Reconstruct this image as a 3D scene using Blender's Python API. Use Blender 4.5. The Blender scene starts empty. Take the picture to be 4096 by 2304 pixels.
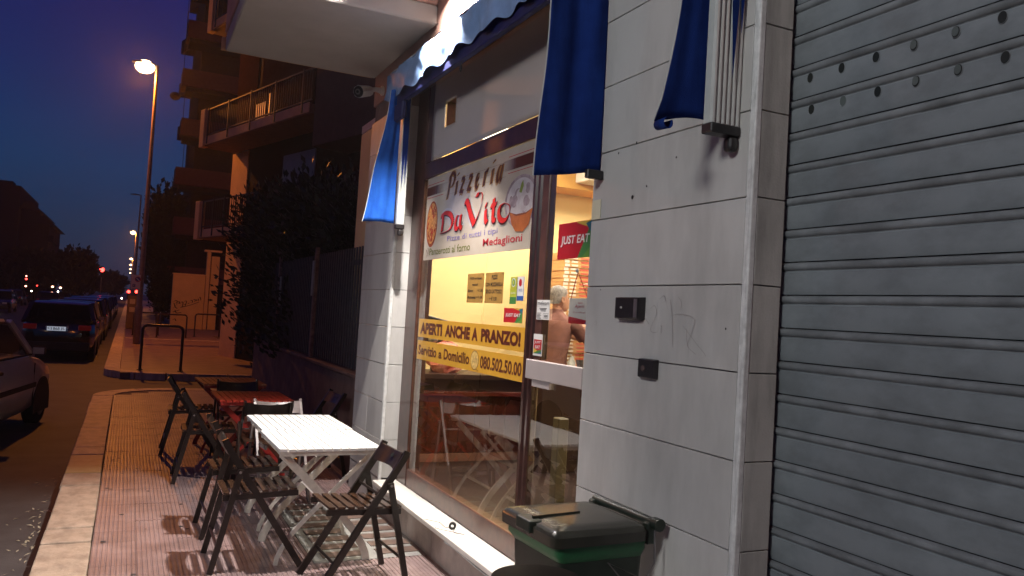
import bpy, bmesh, math, random
from mathutils import Vector, Matrix
C = bpy.context.scene.collection
PI = math.pi
rnd = random.Random(7)
# ------------------------------------------------------------------ camera
def setup_camera():
    F, cx, cy = 3200.0, 2048.0, 1152.0
    vx, vy, roll, H = 515.0, 1172.0, 0.060, 1.6
    Yd = Vector((vx - cx, vy - cy, F)).normalized()
    P = Vector((vx - cx + 10000, vy - cy + 10000 * roll, F))
    n = Yd.cross(P).normalized()
    if n.y > 0: n = -n
    X = Yd.cross(n)
    right = Vector((X.x, Yd.x, n.x)); down = Vector((X.y, Yd.y, n.y)); fwd = Vector((X.z, Yd.z, n.z))
    M = Matrix.Identity(4)
    for r in range(3):
        M[r][0] = right[r]; M[r][1] = -down[r]; M[r][2] = -fwd[r]
    M[2][3] = H
    cd = bpy.data.cameras.new('camera'); cam = bpy.data.objects.new('camera', cd); C.objects.link(cam)
    cd.sensor_width = 36; cd.lens = F / 4096 * 36; cd.clip_end = 1500; cd.clip_start = 0.05
    cam.matrix_world = M
    bpy.context.scene.camera = cam
setup_camera()
S = bpy.context.scene
S.view_settings.view_transform = 'Standard'; S.view_settings.look = 'None'
S.view_settings.exposure = 0.0; S.view_settings.gamma = 1.0; S.view_settings.use_curve_mapping = False
S.render.engine = 'CYCLES'
S.cycles.use_denoising = True
S.cycles.max_bounces = 6; S.cycles.diffuse_bounces = 3; S.cycles.glossy_bounces = 3; S.cycles.transparent_max_bounces = 12
S.cycles.sample_clamp_indirect = 4.0
# ------------------------------------------------------------------ dusk sky
W = bpy.data.worlds.new('World'); S.world = W; W.use_nodes = True
nt = W.node_tree; nt.nodes.clear()
N = nt.nodes.new; Lk = nt.links.new
out = N('ShaderNodeOutputWorld'); bg = N('ShaderNodeBackground'); tc = N('ShaderNodeTexCoord')
sep = N('ShaderNodeSeparateXYZ'); rm = N('ShaderNodeValToRGB'); nish = N('ShaderNodeTexSky')
nish.sky_type = 'NISHITA'; nish.sun_disc = False; nish.sun_elevation = math.radians(-4); nish.sun_rotation = math.radians(-60)
Lk(tc.outputs['Generated'], sep.inputs[0]); Lk(sep.outputs['Z'], rm.inputs[0])
cr = rm.color_ramp
cr.elements[0].position = 0.0; cr.elements[0].color = (.022, .025, .052, 1)
cr.elements[1].position = 0.6; cr.elements[1].color = (.007, .004, .050, 1)
for p, c in ((.06, (.008, .031, .076, 1)), (.14, (.002, .038, .125, 1)), (.24, (.003, .021, .122, 1)), (.34, (.009, .010, .102, 1))):
    e = cr.elements.new(p); e.color = c
mx = N('ShaderNodeMixRGB'); mx.blend_type = 'ADD'; mx.inputs[0].default_value = .06
ns = N('ShaderNodeTexNoise'); ns.inputs['Scale'].default_value = 3.0; ns.inputs['Detail'].default_value = 3
mp = N('ShaderNodeMapRange'); mp.inputs[1].default_value = .3; mp.inputs[2].default_value = .7; mp.inputs[3].default_value = .82; mp.inputs[4].default_value = 1.15
mul = N('ShaderNodeMixRGB'); mul.blend_type = 'MULTIPLY'; mul.inputs[0].default_value = 1
Lk(tc.outputs['Generated'], ns.inputs['Vector']); Lk(ns.outputs['Fac'], mp.inputs[0])
Lk(rm.outputs[0], mul.inputs[1]); Lk(mp.outputs[0], mul.inputs[2])
Lk(mul.outputs[0], mx.inputs[1]); Lk(nish.outputs[0], mx.inputs[2])
Lk(mx.outputs[0], bg.inputs[0]); bg.inputs[1].default_value = 1.0
Lk(bg.outputs[0], out.inputs[0])

# ------------------------------------------------------------------ helpers
def mat(name, col, rough=.6, metal=0., var=.15, vscale=6., bump=0., bscale=60., spec=.5, col2=None, emit=None, estr=0., coat=0., detail=4., tone=0., streak=0., sscale=(22., 22., 1.2)):
    m = bpy.data.materials.new(name); m.use_nodes = True
    t = m.node_tree; b = t.nodes['Principled BSDF']
    b.inputs['Roughness'].default_value = rough; b.inputs['Metallic'].default_value = metal
    b.inputs['Specular IOR Level'].default_value = spec
    b.inputs['Coat Weight'].default_value = coat
    g = t.nodes.new('ShaderNodeNewGeometry')
    if var > 0 or col2:
        n = t.nodes.new('ShaderNodeTexNoise'); n.inputs['Scale'].default_value = vscale; n.inputs['Detail'].default_value = detail
        n.inputs['Roughness'].default_value = .6
        t.links.new(g.outputs['Position'], n.inputs['Vector'])
        r = t.nodes.new('ShaderNodeValToRGB'); r.color_ramp.elements[0].position = .32; r.color_ramp.elements[1].position = .68
        c2 = col2 or tuple(min(1, c * (1 + var)) for c in col)
        c1 = col if col2 else tuple(c * (1 - var) for c in col)
        r.color_ramp.elements[0].color = (*c1, 1); r.color_ramp.elements[1].color = (*c2, 1)
        t.links.new(n.outputs['Fac'], r.inputs[0]); t.links.new(r.outputs[0], b.inputs['Base Color'])
    else:
        b.inputs['Base Color'].default_value = (*col, 1)
    src = None
    if tone > 0 or streak > 0:
        mulc = t.nodes.new('ShaderNodeMixRGB'); mulc.blend_type = 'MULTIPLY'; mulc.inputs[0].default_value = 1
        if b.inputs['Base Color'].is_linked: t.links.new(b.inputs['Base Color'].links[0].from_socket, mulc.inputs[1])
        else: mulc.inputs[1].default_value = (*col, 1)
        oi = t.nodes.new('ShaderNodeObjectInfo'); m1 = t.nodes.new('ShaderNodeMapRange'); m1.inputs[3].default_value = 1 - tone; m1.inputs[4].default_value = 1 + tone * .6
        t.links.new(oi.outputs['Random'], m1.inputs[0])
        mpn = t.nodes.new('ShaderNodeMapping'); mpn.inputs['Scale'].default_value = sscale; t.links.new(g.outputs['Position'], mpn.inputs['Vector'])
        n3 = t.nodes.new('ShaderNodeTexNoise'); n3.inputs['Scale'].default_value = 1; n3.inputs['Detail'].default_value = 5; n3.inputs['Roughness'].default_value = .65
        t.links.new(mpn.outputs[0], n3.inputs['Vector'])
        m2 = t.nodes.new('ShaderNodeMapRange'); m2.inputs[1].default_value = .42; m2.inputs[2].default_value = .66; m2.inputs[3].default_value = 1.0; m2.inputs[4].default_value = 1 - streak
        t.links.new(n3.outputs['Fac'], m2.inputs[0])
        mm = t.nodes.new('ShaderNodeMath'); mm.operation = 'MULTIPLY'; t.links.new(m1.outputs[0], mm.inputs[0]); t.links.new(m2.outputs[0], mm.inputs[1])
        t.links.new(mm.outputs[0], mulc.inputs[2]); t.links.new(mulc.outputs[0], b.inputs['Base Color'])
    if bump > 0:
        n2 = t.nodes.new('ShaderNodeTexNoise'); n2.inputs['Scale'].default_value = bscale; n2.inputs['Detail'].default_value = 3
        bp = t.nodes.new('ShaderNodeBump'); bp.inputs['Strength'].default_value = bump; bp.inputs['Distance'].default_value = .004
        t.links.new(g.outputs['Position'], n2.inputs['Vector']); t.links.new(n2.outputs['Fac'], bp.inputs['Height'])
        t.links.new(bp.outputs[0], b.inputs['Normal'])
    if emit:
        b.inputs['Emission Color'].default_value = (*emit, 1); b.inputs['Emission Strength'].default_value = estr
    return m
def glass(name, tint=(1, 1, 1), f0=.08, rough=0.):
    """thin pane: part mirror, part clear, by the angle of view (Schlick)"""
    m = bpy.data.materials.new(name); m.use_nodes = True; t = m.node_tree; t.nodes.clear()
    def mth(op, a, b=None):
        n = t.nodes.new('ShaderNodeMath'); n.operation = op
        for k, v in enumerate((a, b)):
            if v is None: continue
            if isinstance(v, (int, float)): n.inputs[k].default_value = v
            else: t.links.new(v, n.inputs[k])
        return n.outputs[0]
    o = t.nodes.new('ShaderNodeOutputMaterial'); mixs = t.nodes.new('ShaderNodeMixShader'); g = t.nodes.new('ShaderNodeNewGeometry')
    dt = t.nodes.new('ShaderNodeVectorMath'); dt.operation = 'DOT_PRODUCT'
    t.links.new(g.outputs['Normal'], dt.inputs[0]); t.links.new(g.outputs['Incoming'], dt.inputs[1])
    c = mth('ABSOLUTE', dt.outputs['Value']); f = mth('ADD', mth('MULTIPLY', mth('POWER', mth('SUBTRACT', 1.0, c), 5.0), 1 - f0), f0)
    tr = t.nodes.new('ShaderNodeBsdfTransparent'); gl = t.nodes.new('ShaderNodeBsdfGlossy')
    tr.inputs[0].default_value = (*tint, 1); gl.inputs['Roughness'].default_value = rough
    t.links.new(f, mixs.inputs[0]); t.links.new(tr.outputs[0], mixs.inputs[1]); t.links.new(gl.outputs[0], mixs.inputs[2])
    t.links.new(mixs.outputs[0], o.inputs[0]); return m
def emis(name, col, s):
    m = bpy.data.materials.new(name); m.use_nodes = True; t = m.node_tree; t.nodes.clear()
    o = t.nodes.new('ShaderNodeOutputMaterial'); e = t.nodes.new('ShaderNodeEmission')
    e.inputs[0].default_value = (*col, 1); e.inputs[1].default_value = s; t.links.new(e.outputs[0], o.inputs[0]); return m

class MB:
    def __init__(s): s.v = []; s.f = []
    def quad(s, *p):
        i = len(s.v); s.v += [tuple(q) for q in p]; s.f.append(tuple(range(i, i + len(p)))); return s
    def box(s, x0, x1, y0, y1, z0, z1):
        i = len(s.v)
        s.v += [(x0, y0, z0), (x1, y0, z0), (x1, y1, z0), (x0, y1, z0), (x0, y0, z1), (x1, y0, z1), (x1, y1, z1), (x0, y1, z1)]
        s.f += [tuple(i + k for k in q) for q in ((0, 3, 2, 1), (4, 5, 6, 7), (0, 1, 5, 4), (1, 2, 6, 5), (2, 3, 7, 6), (3, 0, 4, 7))]
        return s
    def hexa(s, p):   # 8 corners, order as box
        i = len(s.v); s.v += [tuple(q) for q in p]
        s.f += [tuple(i + k for k in q) for q in ((0, 3, 2, 1), (4, 5, 6, 7), (0, 1, 5, 4), (1, 2, 6, 5), (2, 3, 7, 6), (3, 0, 4, 7))]
        return s
    def path(s, pts, w, t, side):   # rectangular bar along pts; side = unit vector of the w direction
        pts = [Vector(p) for p in pts]; side = Vector(side).normalized(); i0 = len(s.v); n = len(pts)
        for k, p in enumerate(pts):
            d = (pts[min(k + 1, n - 1)] - pts[max(k - 1, 0)]).normalized(); u = d.cross(side).normalized()
            for a, b in ((-1, -1), (1, -1), (1, 1), (-1, 1)): s.v.append(tuple(p + side * (a * w / 2) + u * (b * t / 2)))
        for k in range(n - 1):
            for q in range(4):
                a = i0 + k * 4 + q; b = i0 + k * 4 + (q + 1) % 4; s.f.append((a, b, b + 4, a + 4))
        s.f.append((i0 + 3, i0 + 2, i0 + 1, i0)); e = i0 + (n - 1) * 4; s.f.append((e, e + 1, e + 2, e + 3)); return s
    def tube(s, pts, r, n=8, cap=True):
        pts = [Vector(p) for p in pts]; m = len(pts); i0 = len(s.v)
        rs = r if isinstance(r, (list, tuple)) else [r] * m
        ref = None
        for k, p in enumerate(pts):
            d = (pts[min(k + 1, m - 1)] - pts[max(k - 1, 0)])
            d = d.normalized() if d.length > 1e-9 else Vector((0, 0, 1))
            if ref is None: ref = Vector((0, 0, 1)) if abs(d.z) < .9 else Vector((1, 0, 0))
            a = d.cross(ref).normalized(); b = d.cross(a).normalized(); ref = a.cross(d) if a.cross(d).length > 0 else ref
            for q in range(n):
                an = 2 * PI * q / n; s.v.append(tuple(p + a * math.cos(an) * rs[k] + b * math.sin(an) * rs[k]))
        for k in range(m - 1):
            for q in range(n):
                a = i0 + k * n + q; b = i0 + k * n + (q + 1) % n; s.f.append((a, b, b + n, a + n))
        if cap:
            s.f.append(tuple(i0 + q for q in range(n))[::-1]); s.f.append(tuple(i0 + (m - 1) * n + q for q in range(n)))
        return s
    def prism(s, poly, a0, a1, axis='x'):
        def P(u, v, a): return {'x': (a, u, v), 'y': (u, a, v), 'z': (u, v, a)}[axis]
        n = len(poly); i = len(s.v)
        s.v += [P(u, v, a0) for u, v in poly] + [P(u, v, a1) for u, v in poly]
        s.f.append(tuple(range(i, i + n))); s.f.append(tuple(range(i + 2 * n - 1, i + n - 1, -1)))
        for k in range(n): s.f.append((i + k, i + (k + 1) % n, i + n + (k + 1) % n, i + n + k)[::-1])
        return s
    def rings(s, rs, cap=True, closed=True):
        i0 = len(s.v); n = len(rs[0])
        for r in rs: s.v += [tuple(p) for p in r]
        for k in range(len(rs) - 1):
            for q in range(n if closed else n - 1):
                a = i0 + k * n + q; b = i0 + k * n + (q + 1) % n; s.f.append((a, b, b + n, a + n))
        if cap and closed:
            s.f.append(tuple(i0 + q for q in range(n))[::-1]); s.f.append(tuple(i0 + (len(rs) - 1) * n + q for q in range(n)))
        return s
    def ball(s, c, rx, ry, rz, n=10, m=7):
        rs = []
        for k in range(m + 1):
            t = -PI / 2 + PI * k / m; cc = max(.02, math.cos(t))
            rs.append([(c[0] + rx * cc * math.cos(2 * PI * q / n), c[1] + ry * cc * math.sin(2 * PI * q / n), c[2] + rz * math.sin(t)) for q in range(n)])
        return s.rings(rs)
    def mesh(s, name, m, smooth=False):
        me = bpy.data.meshes.new(name); me.from_pydata(s.v, [], s.f); me.update()
        bm = bmesh.new(); bm.from_mesh(me); bmesh.ops.recalc_face_normals(bm, faces=bm.faces); bm.to_mesh(me); bm.free()
        if m: me.materials.append(m)
        if smooth:
            for p in me.polygons: p.use_smooth = True
            me.set_sharp_from_angle(angle=math.radians(42))
        return me
    def build(s, name, m, parent=None, smooth=False, bevel=0., seg=1, kind=None, label=None):
        o = bpy.data.objects.new(name, s.mesh(name, m, smooth)); C.objects.link(o)
        if parent is not None: o.parent = parent
        if bevel > 0:
            md = o.modifiers.new('bevel', 'BEVEL'); md.width = bevel; md.segments = seg; md.limit_method = 'ANGLE'
        if kind: o['kind'] = kind
        if label: o['label'] = label
        return o
def share(name, me, parent, loc=(0, 0, 0), rotz=0., label=None):
    o = bpy.data.objects.new(name, me); C.objects.link(o); o.parent = parent; o.location = loc; o.rotation_euler = (0, 0, rotz)
    if label: o['label'] = label
    return o
def tag(o, label, cat, group=None):
    o['label'] = label; o['category'] = cat
    if group: o['group'] = group
    return o
def thing(name, label, cat, loc=(0, 0, 0), rotz=0., group=None):
    o = bpy.data.objects.new(name, None); C.objects.link(o); o.location = loc; o.rotation_euler = (0, 0, rotz)
    o.empty_display_size = .1
    return tag(o, label, cat, group)
def struct(o): o['kind'] = 'structure'; return o
def copy_tree(o, loc, rotz, label, group=None, par=None):
    c = o.copy(); C.objects.link(c); c.location = loc; c.rotation_euler = (0, 0, rotz); c['label'] = label
    if group: c['group'] = group
    for ch in o.children:
        d = ch.copy(); C.objects.link(d); d.parent = c
        for g in ch.children:
            e = g.copy(); C.objects.link(e); e.parent = d
    return c
# ---- flat print on a vertical plane: local (u,v) -> world
class Plane:
    """u runs to the reader's right, v up; d = distance proud of the surface towards the reader"""
    def __init__(s, o, u=(0, -1, 0), v=(0, 0, 1)):
        s.o = Vector(o); s.u = Vector(u).normalized(); s.w = Vector(v).normalized(); s.n = s.u.cross(s.w).normalized()
    def p(s, a, b, d=0.): return tuple(s.o + s.u * a + s.w * b + s.n * d)
_tc = [0]
def text(pl, string, x, y, w, h, m, parent, d=.002, shear=0., bold=0., name='lettering', rot=0.):
    cu = bpy.data.curves.new('t', 'FONT'); cu.body = string; cu.shear = shear; cu.offset = bold; cu.resolution_u = 3
    o = bpy.data.objects.new('t', cu); C.objects.link(o)
    dg = bpy.context.evaluated_depsgraph_get(); me0 = bpy.data.meshes.new_from_object(o.evaluated_get(dg))
    vs = [v.co.copy() for v in me0.vertices]; fs = [tuple(p.vertices) for p in me0.polygons]
    bpy.data.objects.remove(o); bpy.data.curves.remove(cu); bpy.data.meshes.remove(me0)
    if not vs: return
    x0 = min(v.x for v in vs); x1 = max(v.x for v in vs); y0 = min(v.y for v in vs); y1 = max(v.y for v in vs)
    b = MB(); ca, sa = math.cos(rot), math.sin(rot)
    for v in vs:
        a = (v.x - x0) / (x1 - x0) * w; c = (v.y - y0) / (y1 - y0) * h
        b.v.append(pl.p(x + a * ca - c * sa, y + a * sa + c * ca, d))
    b.f = fs
    return b.build(name, m, parent)
def rect(pl, x0, x1, y0, y1, m, parent, name='print', d=.001, skew=0.):
    b = MB(); b.quad(pl.p(x0, y0, d), pl.p(x1, y0, d), pl.p(x1, y1, d), pl.p(x0, y1, d)); return b.build(name, m, parent)
def polyp(pl, pts, m, parent, name='print', d=.001):
    b = MB(); b.quad(*[pl.p(a, c, d) for a, c in pts]); return b.build(name, m, parent)
def disc(pl, cx, cy, rx, ry, m, parent, name='print', d=.001, n=28):
    return polyp(pl, [(cx + rx * math.cos(2 * PI * k / n), cy + ry * math.sin(2 * PI * k / n)) for k in range(n)], m, parent, name, d)
def catmull(P, k=5):
    if len(P) < 3: return P
    Q = [P[0]] + list(P) + [P[-1]]; o = []
    for i in range(1, len(Q) - 2):
        p0, p1, p2, p3 = Q[i - 1:i + 3]
        for j in range(k):
            t = j / k
            o.append(tuple(.5 * (2 * p1[a] + (p2[a] - p0[a]) * t + (2 * p0[a] - 5 * p1[a] + 4 * p2[a] - p3[a]) * t * t + (3 * p1[a] - p0[a] - 3 * p2[a] + p3[a]) * t ** 3) for a in range(2)))
    o.append(P[-1]); return o
def pen(pl, strokes, nib, ang, m, parent, d=.002, name='lettering', sc=(1, 1), off=(0, 0), shear=0., thin=.25):
    """strokes drawn with a broad nib"""
    b = MB(); c, s_ = math.cos(ang) * nib / 2, math.sin(ang) * nib / 2
    for k, st in enumerate(strokes):
        pts = [(off[0] + (x + shear * y) * sc[0], off[1] + y * sc[1]) for x, y in catmull(st)]
        dd = d + k * .00015
        for (x0, y0), (x1, y1) in zip(pts[:-1], pts[1:]):
            L = math.hypot(x1 - x0, y1 - y0) or 1e-6; nx, ny = -(y1 - y0) / L * nib * thin / 2, (x1 - x0) / L * nib * thin / 2
            b.quad(pl.p(x0 - c - nx, y0 - s_ - ny, dd), pl.p(x1 - c - nx, y1 - s_ - ny, dd), pl.p(x1 + c + nx, y1 + s_ + ny, dd), pl.p(x0 + c + nx, y0 + s_ + ny, dd))
    return b.build(name, m, parent)
# ------------------------------------------------------------------ materials
M = {}
M['asphalt'] = mat('asphalt', (.055, .050, .048), .7, var=.35, vscale=2.2, bump=.6, bscale=140)
M['tile'] = mat('pavement_tile', (.185, .125, .12), .45, var=.25, vscale=2.2, bump=.45, bscale=90, col2=(.33, .245, .235), detail=8, tone=.10, streak=.3, sscale=(3, 3, 1))
M['tile_joint'] = mat('tile_joint', (.13, .09, .08), .8, var=.3)
M['kerb'] = mat('kerb_stone', (.42, .31, .225), .55, var=.2, vscale=7, bump=1.0, bscale=55, col2=(.58, .455, .345), detail=8, tone=.08, streak=.35, sscale=(9, 5, 1))
M['kerb_y'] = mat('kerb_stone_yellow', (.60, .42, .16), .55, var=.2, vscale=9, bump=.8, bscale=60, col2=(.68, .52, .24))
M['marble'] = mat('marble_cladding', (.49, .49, .465), .5, var=.12, vscale=1.9, bump=.10, bscale=150, col2=(.56, .56, .535), detail=9, tone=.07, streak=.20, sscale=(4, 4, 1.1))
M['marble_grey'] = mat('marble_reveal', (.40, .40, .37), .5, var=.2, vscale=3, bump=.3, bscale=120, col2=(.52, .52, .48), detail=8, tone=.06, streak=.3, sscale=(14, 14, 2.2))
M['bead'] = mat('gloss_white_corner_bead', (.68, .70, .68), .4, var=.12, vscale=30, streak=.3, sscale=(60, 60, 8))
M['groove'] = mat('joint_mortar', (.24, .225, .21), .9, var=.2)
M['tread'] = mat('white_marble_tread', (.74, .72, .66), .35, var=.08, vscale=5, bump=.08, bscale=80)
M['fascia'] = mat('step_fascia', (.40, .34, .30), .5, var=.25, vscale=5, bump=.15, detail=8)
M['stucco'] = mat('salmon_stucco', (.52, .30, .24), .85, var=.12, vscale=3, bump=.3, bscale=90)
M['soffit'] = mat('grey_soffit', (.50, .475, .44), .85, var=.1, vscale=2, bump=.25, bscale=70)
M['wood'] = mat('dark_brown_frame', (.050, .018, .014), .3, var=.35, vscale=14, coat=.2)
M['wood2'] = mat('dark_brown_door_stile', (.085, .036, .026), .3, var=.3, vscale=14)
M['glass'] = glass('window_glass', (.84, .85, .84), .24)
M['panel'] = mat('glossy_white_panel', (.42, .385, .365), .30, var=.05, vscale=2)
M['rail'] = mat('satin_door_rail', (.36, .32, .31), .4, var=.05)
M['blue'] = mat('blue_awning_cloth_lit', (.010, .075, .40), .9, var=.3, vscale=7, bump=.6, bscale=320, spec=.15, col2=(.02, .12, .50), streak=.25, sscale=(18, 18, 2))  # left cheek cloth, with the floodlight on it put into the colour
M['blue_shaded'] = mat('blue_awning_cloth_shaded', (.005, .021, .135), .9, var=.3, vscale=7, bump=.6, bscale=320, spec=.15, col2=(.009, .034, .19), streak=.3, sscale=(18, 18, 2))  # darker copy of the same cloth, its shade put into the colour
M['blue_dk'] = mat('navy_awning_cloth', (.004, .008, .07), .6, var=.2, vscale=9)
M['valance'] = mat('lit_blue_valance', (.17, .28, .50), .6, var=.15, vscale=8, bump=.4, bscale=25)  # blue cloth lightened in colour to look floodlit
M['white_rib'] = mat('white_aluminium', (.47, .50, .48), .32, var=.06, vscale=20)
M['black_plastic'] = mat('black_plastic', (.018, .017, .018), .4, var=.3, vscale=40)
M['shutter'] = mat('grey_blue_shutter_slat', (.205, .234, .248), .5, metal=.1, var=.10, vscale=2.2, bump=.15, bscale=35, detail=8, tone=.05, streak=.22, sscale=(5, 5, 9))
M['shutter_rib'] = mat('shutter_rib_dirty', (.18, .20, .21), .6, metal=.0, var=.25, vscale=7, detail=9, streak=.28, sscale=(6, 6, 14))
M['hole'] = mat('dark_hole', (.008, .012, .010), .5, var=0)
M['plug'] = mat('grey_plug', (.09, .11, .105), .4, var=.2)
M['steel'] = mat('galvanised_steel', (.32, .31, .30), .4, metal=.8, var=.2, vscale=20)
M['paving_grey'] = mat('grey_cement_frame', (.25, .25, .235), .5, var=.2, vscale=6, bump=.2)
M['inset'] = mat('brown_inset', (.15, .105, .085), .35, var=.3, vscale=12)
M['yellow_wall'] = mat('yellow_interior_wall', (.88, .70, .33), .7, var=.04, vscale=1.5)
M['orange_band'] = mat('orange_soffit', (.72, .40, .08), .6, var=.05)
M['int_floor'] = mat('interior_floor', (.035, .020, .017), .35, var=.2, vscale=6)
M['ceiling'] = mat('interior_ceiling', (.75, .70, .60), .8, var=.03)
M['wainscot'] = mat('red_brown_wainscot', (.075, .013, .005), .35, var=.3, vscale=10)
M['wood_red'] = mat('red_counter_top', (.10, .012, .006), .3, var=.2, vscale=12)
M['brown_dark'] = mat('brown_interior_panel', (.03, .012, .008), .5, var=.3, vscale=8)

# ------------------------------------------------------------------ ground
def sheet(name, x0, x1, y0, y1, z, m):
    b = MB(); b.quad((x0, y0, z), (x1, y0, z), (x1, y1, z), (x0, y1, z)); return struct(b.build(name, m))
sheet('road', -60, 60, -30, 700, -.14, M['asphalt'])
sheet('ground', -500, 500, -300, 1200, -.16, mat('far_ground', (.04, .035, .03), .9, var=.3))
# pavement base slabs (sheet top just under the tiles)
b = MB()
arc = [(-.10 + .9 - .9 * math.cos(a), 13.9 + .85 * math.sin(a)) for a in [PI / 2 * k / 6 for k in range(7)]]
b.prism([(-.10, -8), (1.9, -8), (1.9, 7.05), (7, 7.05), (7, 14.75)] + arc[::-1], -.13, -.012, 'z')
pave = struct(b.build('pavement', M['tile_joint']))
# ribbed tiles, one mesh shared
TW = .25
def tile_mb(ox=0, oy=0, b=None, w=TW, l=TW):
    b = b or MB(); g = .0007; n = 9
    prof = []
    st = (w - 2 * g) / n
    for k in range(n):
        x = g + k * st
        prof += [(x + st * .12, -.0045), (x + st * .28, 0), (x + st * .80, 0), (x + st * .95, -.0045)]
    prof = [(g, -.0045)] + prof + [(w - g, -.0045)]
    for (xa, za), (xb, zb) in zip(prof[:-1], prof[1:]):
        b.quad((ox + xa, oy + g, za), (ox + xb, oy + g, zb), (ox + xb, oy + l - g, zb), (ox + xa, oy + l - g, za))
    for y in (oy + g, oy + l - g):
        i = len(b.v); b.v += [(ox + x, y, z) for x, z in prof] + [(ox + w - g, y, -.012), (ox + g, y, -.012)]
        b.f.append(tuple(range(i, i + len(prof) + 2)))
    return b
tm = tile_mb().mesh('tile', M['tile'])
PL = (1.15, 1.885, 5.00, 6.50)   # pavement light area
def in_light(x, y): return x + TW > PL[0] + .02 and y + TW > PL[2] + .02 and y < PL[3] - .02
for j in range(35):
    y = 4.0 + j * TW
    for i in range(8):
        x = -.10 + i * TW
        if in_light(x, y): continue
        o = share('tile', tm, pave, (x, y, rnd.uniform(-.0015, .0008)), 0)
        if rnd.random() < .5: o.location.z -= .0006
b = MB()
for j in list(range(-24, 16)) + list(range(51, 59)):
    y = j * TW
    for i in range(8 if y < 7 else 26):
        x = -.10 + i * TW
        if y > 13.9 and x < -.1 + .9 - .9 * math.cos(math.asin(min(1, (y + TW - 13.9) / .86))): continue
        tile_mb(x, y, b)
for j in range(29, 51):
    for i in range(8, 20): tile_mb(-.10 + i * TW, j * TW, b)
o = b.build('far_tiles', M['tile'], pave, kind='stuff')
# strips left open around the pavement light
b = MB()
b.box(PL[0], PL[1] + .0, PL[2], PL[3], -.012, .001)
fr = b.build('cement_frame', M['paving_grey'], pave)
for j in range(8):
    for i in range(2):
        x = PL[0] + .07 + i * .36; y = PL[2] + .08 + j * .178
        MB().box(x, x + .27, y, y + .11, .0015, .0045 + rnd.uniform(0, .002)).build('inset_brick', M['inset'], pave)
b = MB().box(1.885 - .09, 1.885, -6, PL[2], -.012, -.002); b.build('wall_joint', M['tile_joint'], pave)
gum = MB()
for k in range(70):
    x, y = rnd.uniform(-.05, 1.8), rnd.uniform(4.3, 12); r = rnd.uniform(.006, .018)
    gum.quad(*[(x + r * math.cos(a) * rnd.uniform(.8, 1.2), y + r * math.sin(a) * rnd.uniform(.8, 1.2), .0022) for a in [2 * PI * q / 9 for q in range(9)]])
gm = gum.build('gum_spots', mat('trodden_gum', (.05, .045, .045), .8, var=.3)); gm['kind'] = 'stuff'; gm['label'] = 'dark trodden gum spots on the ribbed tiles'
# kerb: single stones
kerb = thing('kerb', 'pale stone kerb running along the near pavement edge', 'kerb', (0, 0, 0)); kerb['kind'] = 'structure'; del kerb['category']; del kerb['label']
ys = [-6, -4, -2, 0, 1.4, 2.8, 4.1, 5.0, 5.79, 6.15, 7.47, 8.0, 8.86, 9.28, 10.6, 11.9, 13.0, 13.85]
for a, c in zip(ys[:-1], ys[1:]):
    m = M['kerb_y'] if a in (8.0,) else M['kerb']
    x0 = -.405 + rnd.uniform(-.006, .006); x1 = -.104 - rnd.uniform(0, .006); g = .004 + rnd.random() * .004
    h0, h1 = rnd.uniform(-.004, .004), rnd.uniform(-.004, .004)
    b = MB().hexa([(x0, a + g, -.16), (x1, a + g, -.16), (x1, c - g, -.16), (x0, c - g, -.16), (x0 + .012, a + g, h0), (x1, a + g, h0), (x1, c - g, h1), (x0 + .012, c - g, h1)])
    b.build('kerb_stone', m, kerb, bevel=.008, seg=2)
def arc_stone(cx, cy, r0, r1, a0, a1, sx=1, par=kerb, m=None):
    b = MB(); n = 4; rs = []
    for k in range(n + 1):
        a = a0 + (a1 - a0) * k / n; c, s_ = math.cos(a), math.sin(a)
        rs.append([(cx + c * r0, cy + s_ * r0, -.16), (cx + c * r1, cy + s_ * r1, -.16), (cx + c * r1, cy + s_ * r1, .0), (cx + c * r0, cy + s_ * r0, .0)])
    b.rings(rs); b.build('kerb_stone', m or M['kerb'], par, bevel=.006)
for k in range(3): arc_stone(.8, 13.87, .90, 1.20, PI - k * PI / 6 - .01, PI - (k + 1) * PI / 6 + .01)
for k in range(5): MB().box(.82 + k * 1.2, 2.0 + k * 1.2, 14.77, 15.07, -.16, 0).build('kerb_stone', M['kerb'], kerb, bevel=.006)
# far pavement beyond the side street
far = MB().box(-.05, 40, 18.0, 31.6, -.15, -.004).box(-.05, 3.3, 31.9, 230, -.15, -.004).box(3.3, 40, 36, 230, -.15, -.004)
fpv = struct(far.build('far_pavement', mat('far_pavement_tiles', (.20, .12, .09), .5, var=.3, vscale=3, bump=.4, bscale=30)))
fk = bpy.data.objects.new('far_kerb', None); C.objects.link(fk); fk['kind'] = 'structure'
for k in range(28):
    y = 19.0 + k * 1.5
    MB().box(-.36, -.055, y, y + 1.49, -.16, rnd.uniform(-.006, .006)).build('kerb_stone', M['kerb'], fk, bevel=.006)
MB().box(-.36, -.055, 61, 230, -.16, 0).build('kerb_run', M['kerb'], fk)
for k in range(3): arc_stone(.8, 18.95, .86, 1.16, PI + k * PI / 6 + .01, PI + (k + 1) * PI / 6 - .01, par=fk)
for k in range(6): MB().box(.82 + k * 1.2, 2.0 + k * 1.2, 17.79, 18.0, -.16, 0).build('kerb_stone', M['kerb'], fk, bevel=.006)
for k in range(3): MB().box(.0 + k * 1.2, 1.19 + k * 1.2, 31.6, 31.9, -.155, 0.0).build('kerb_stone', M['kerb'], fk, bevel=.006)
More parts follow.
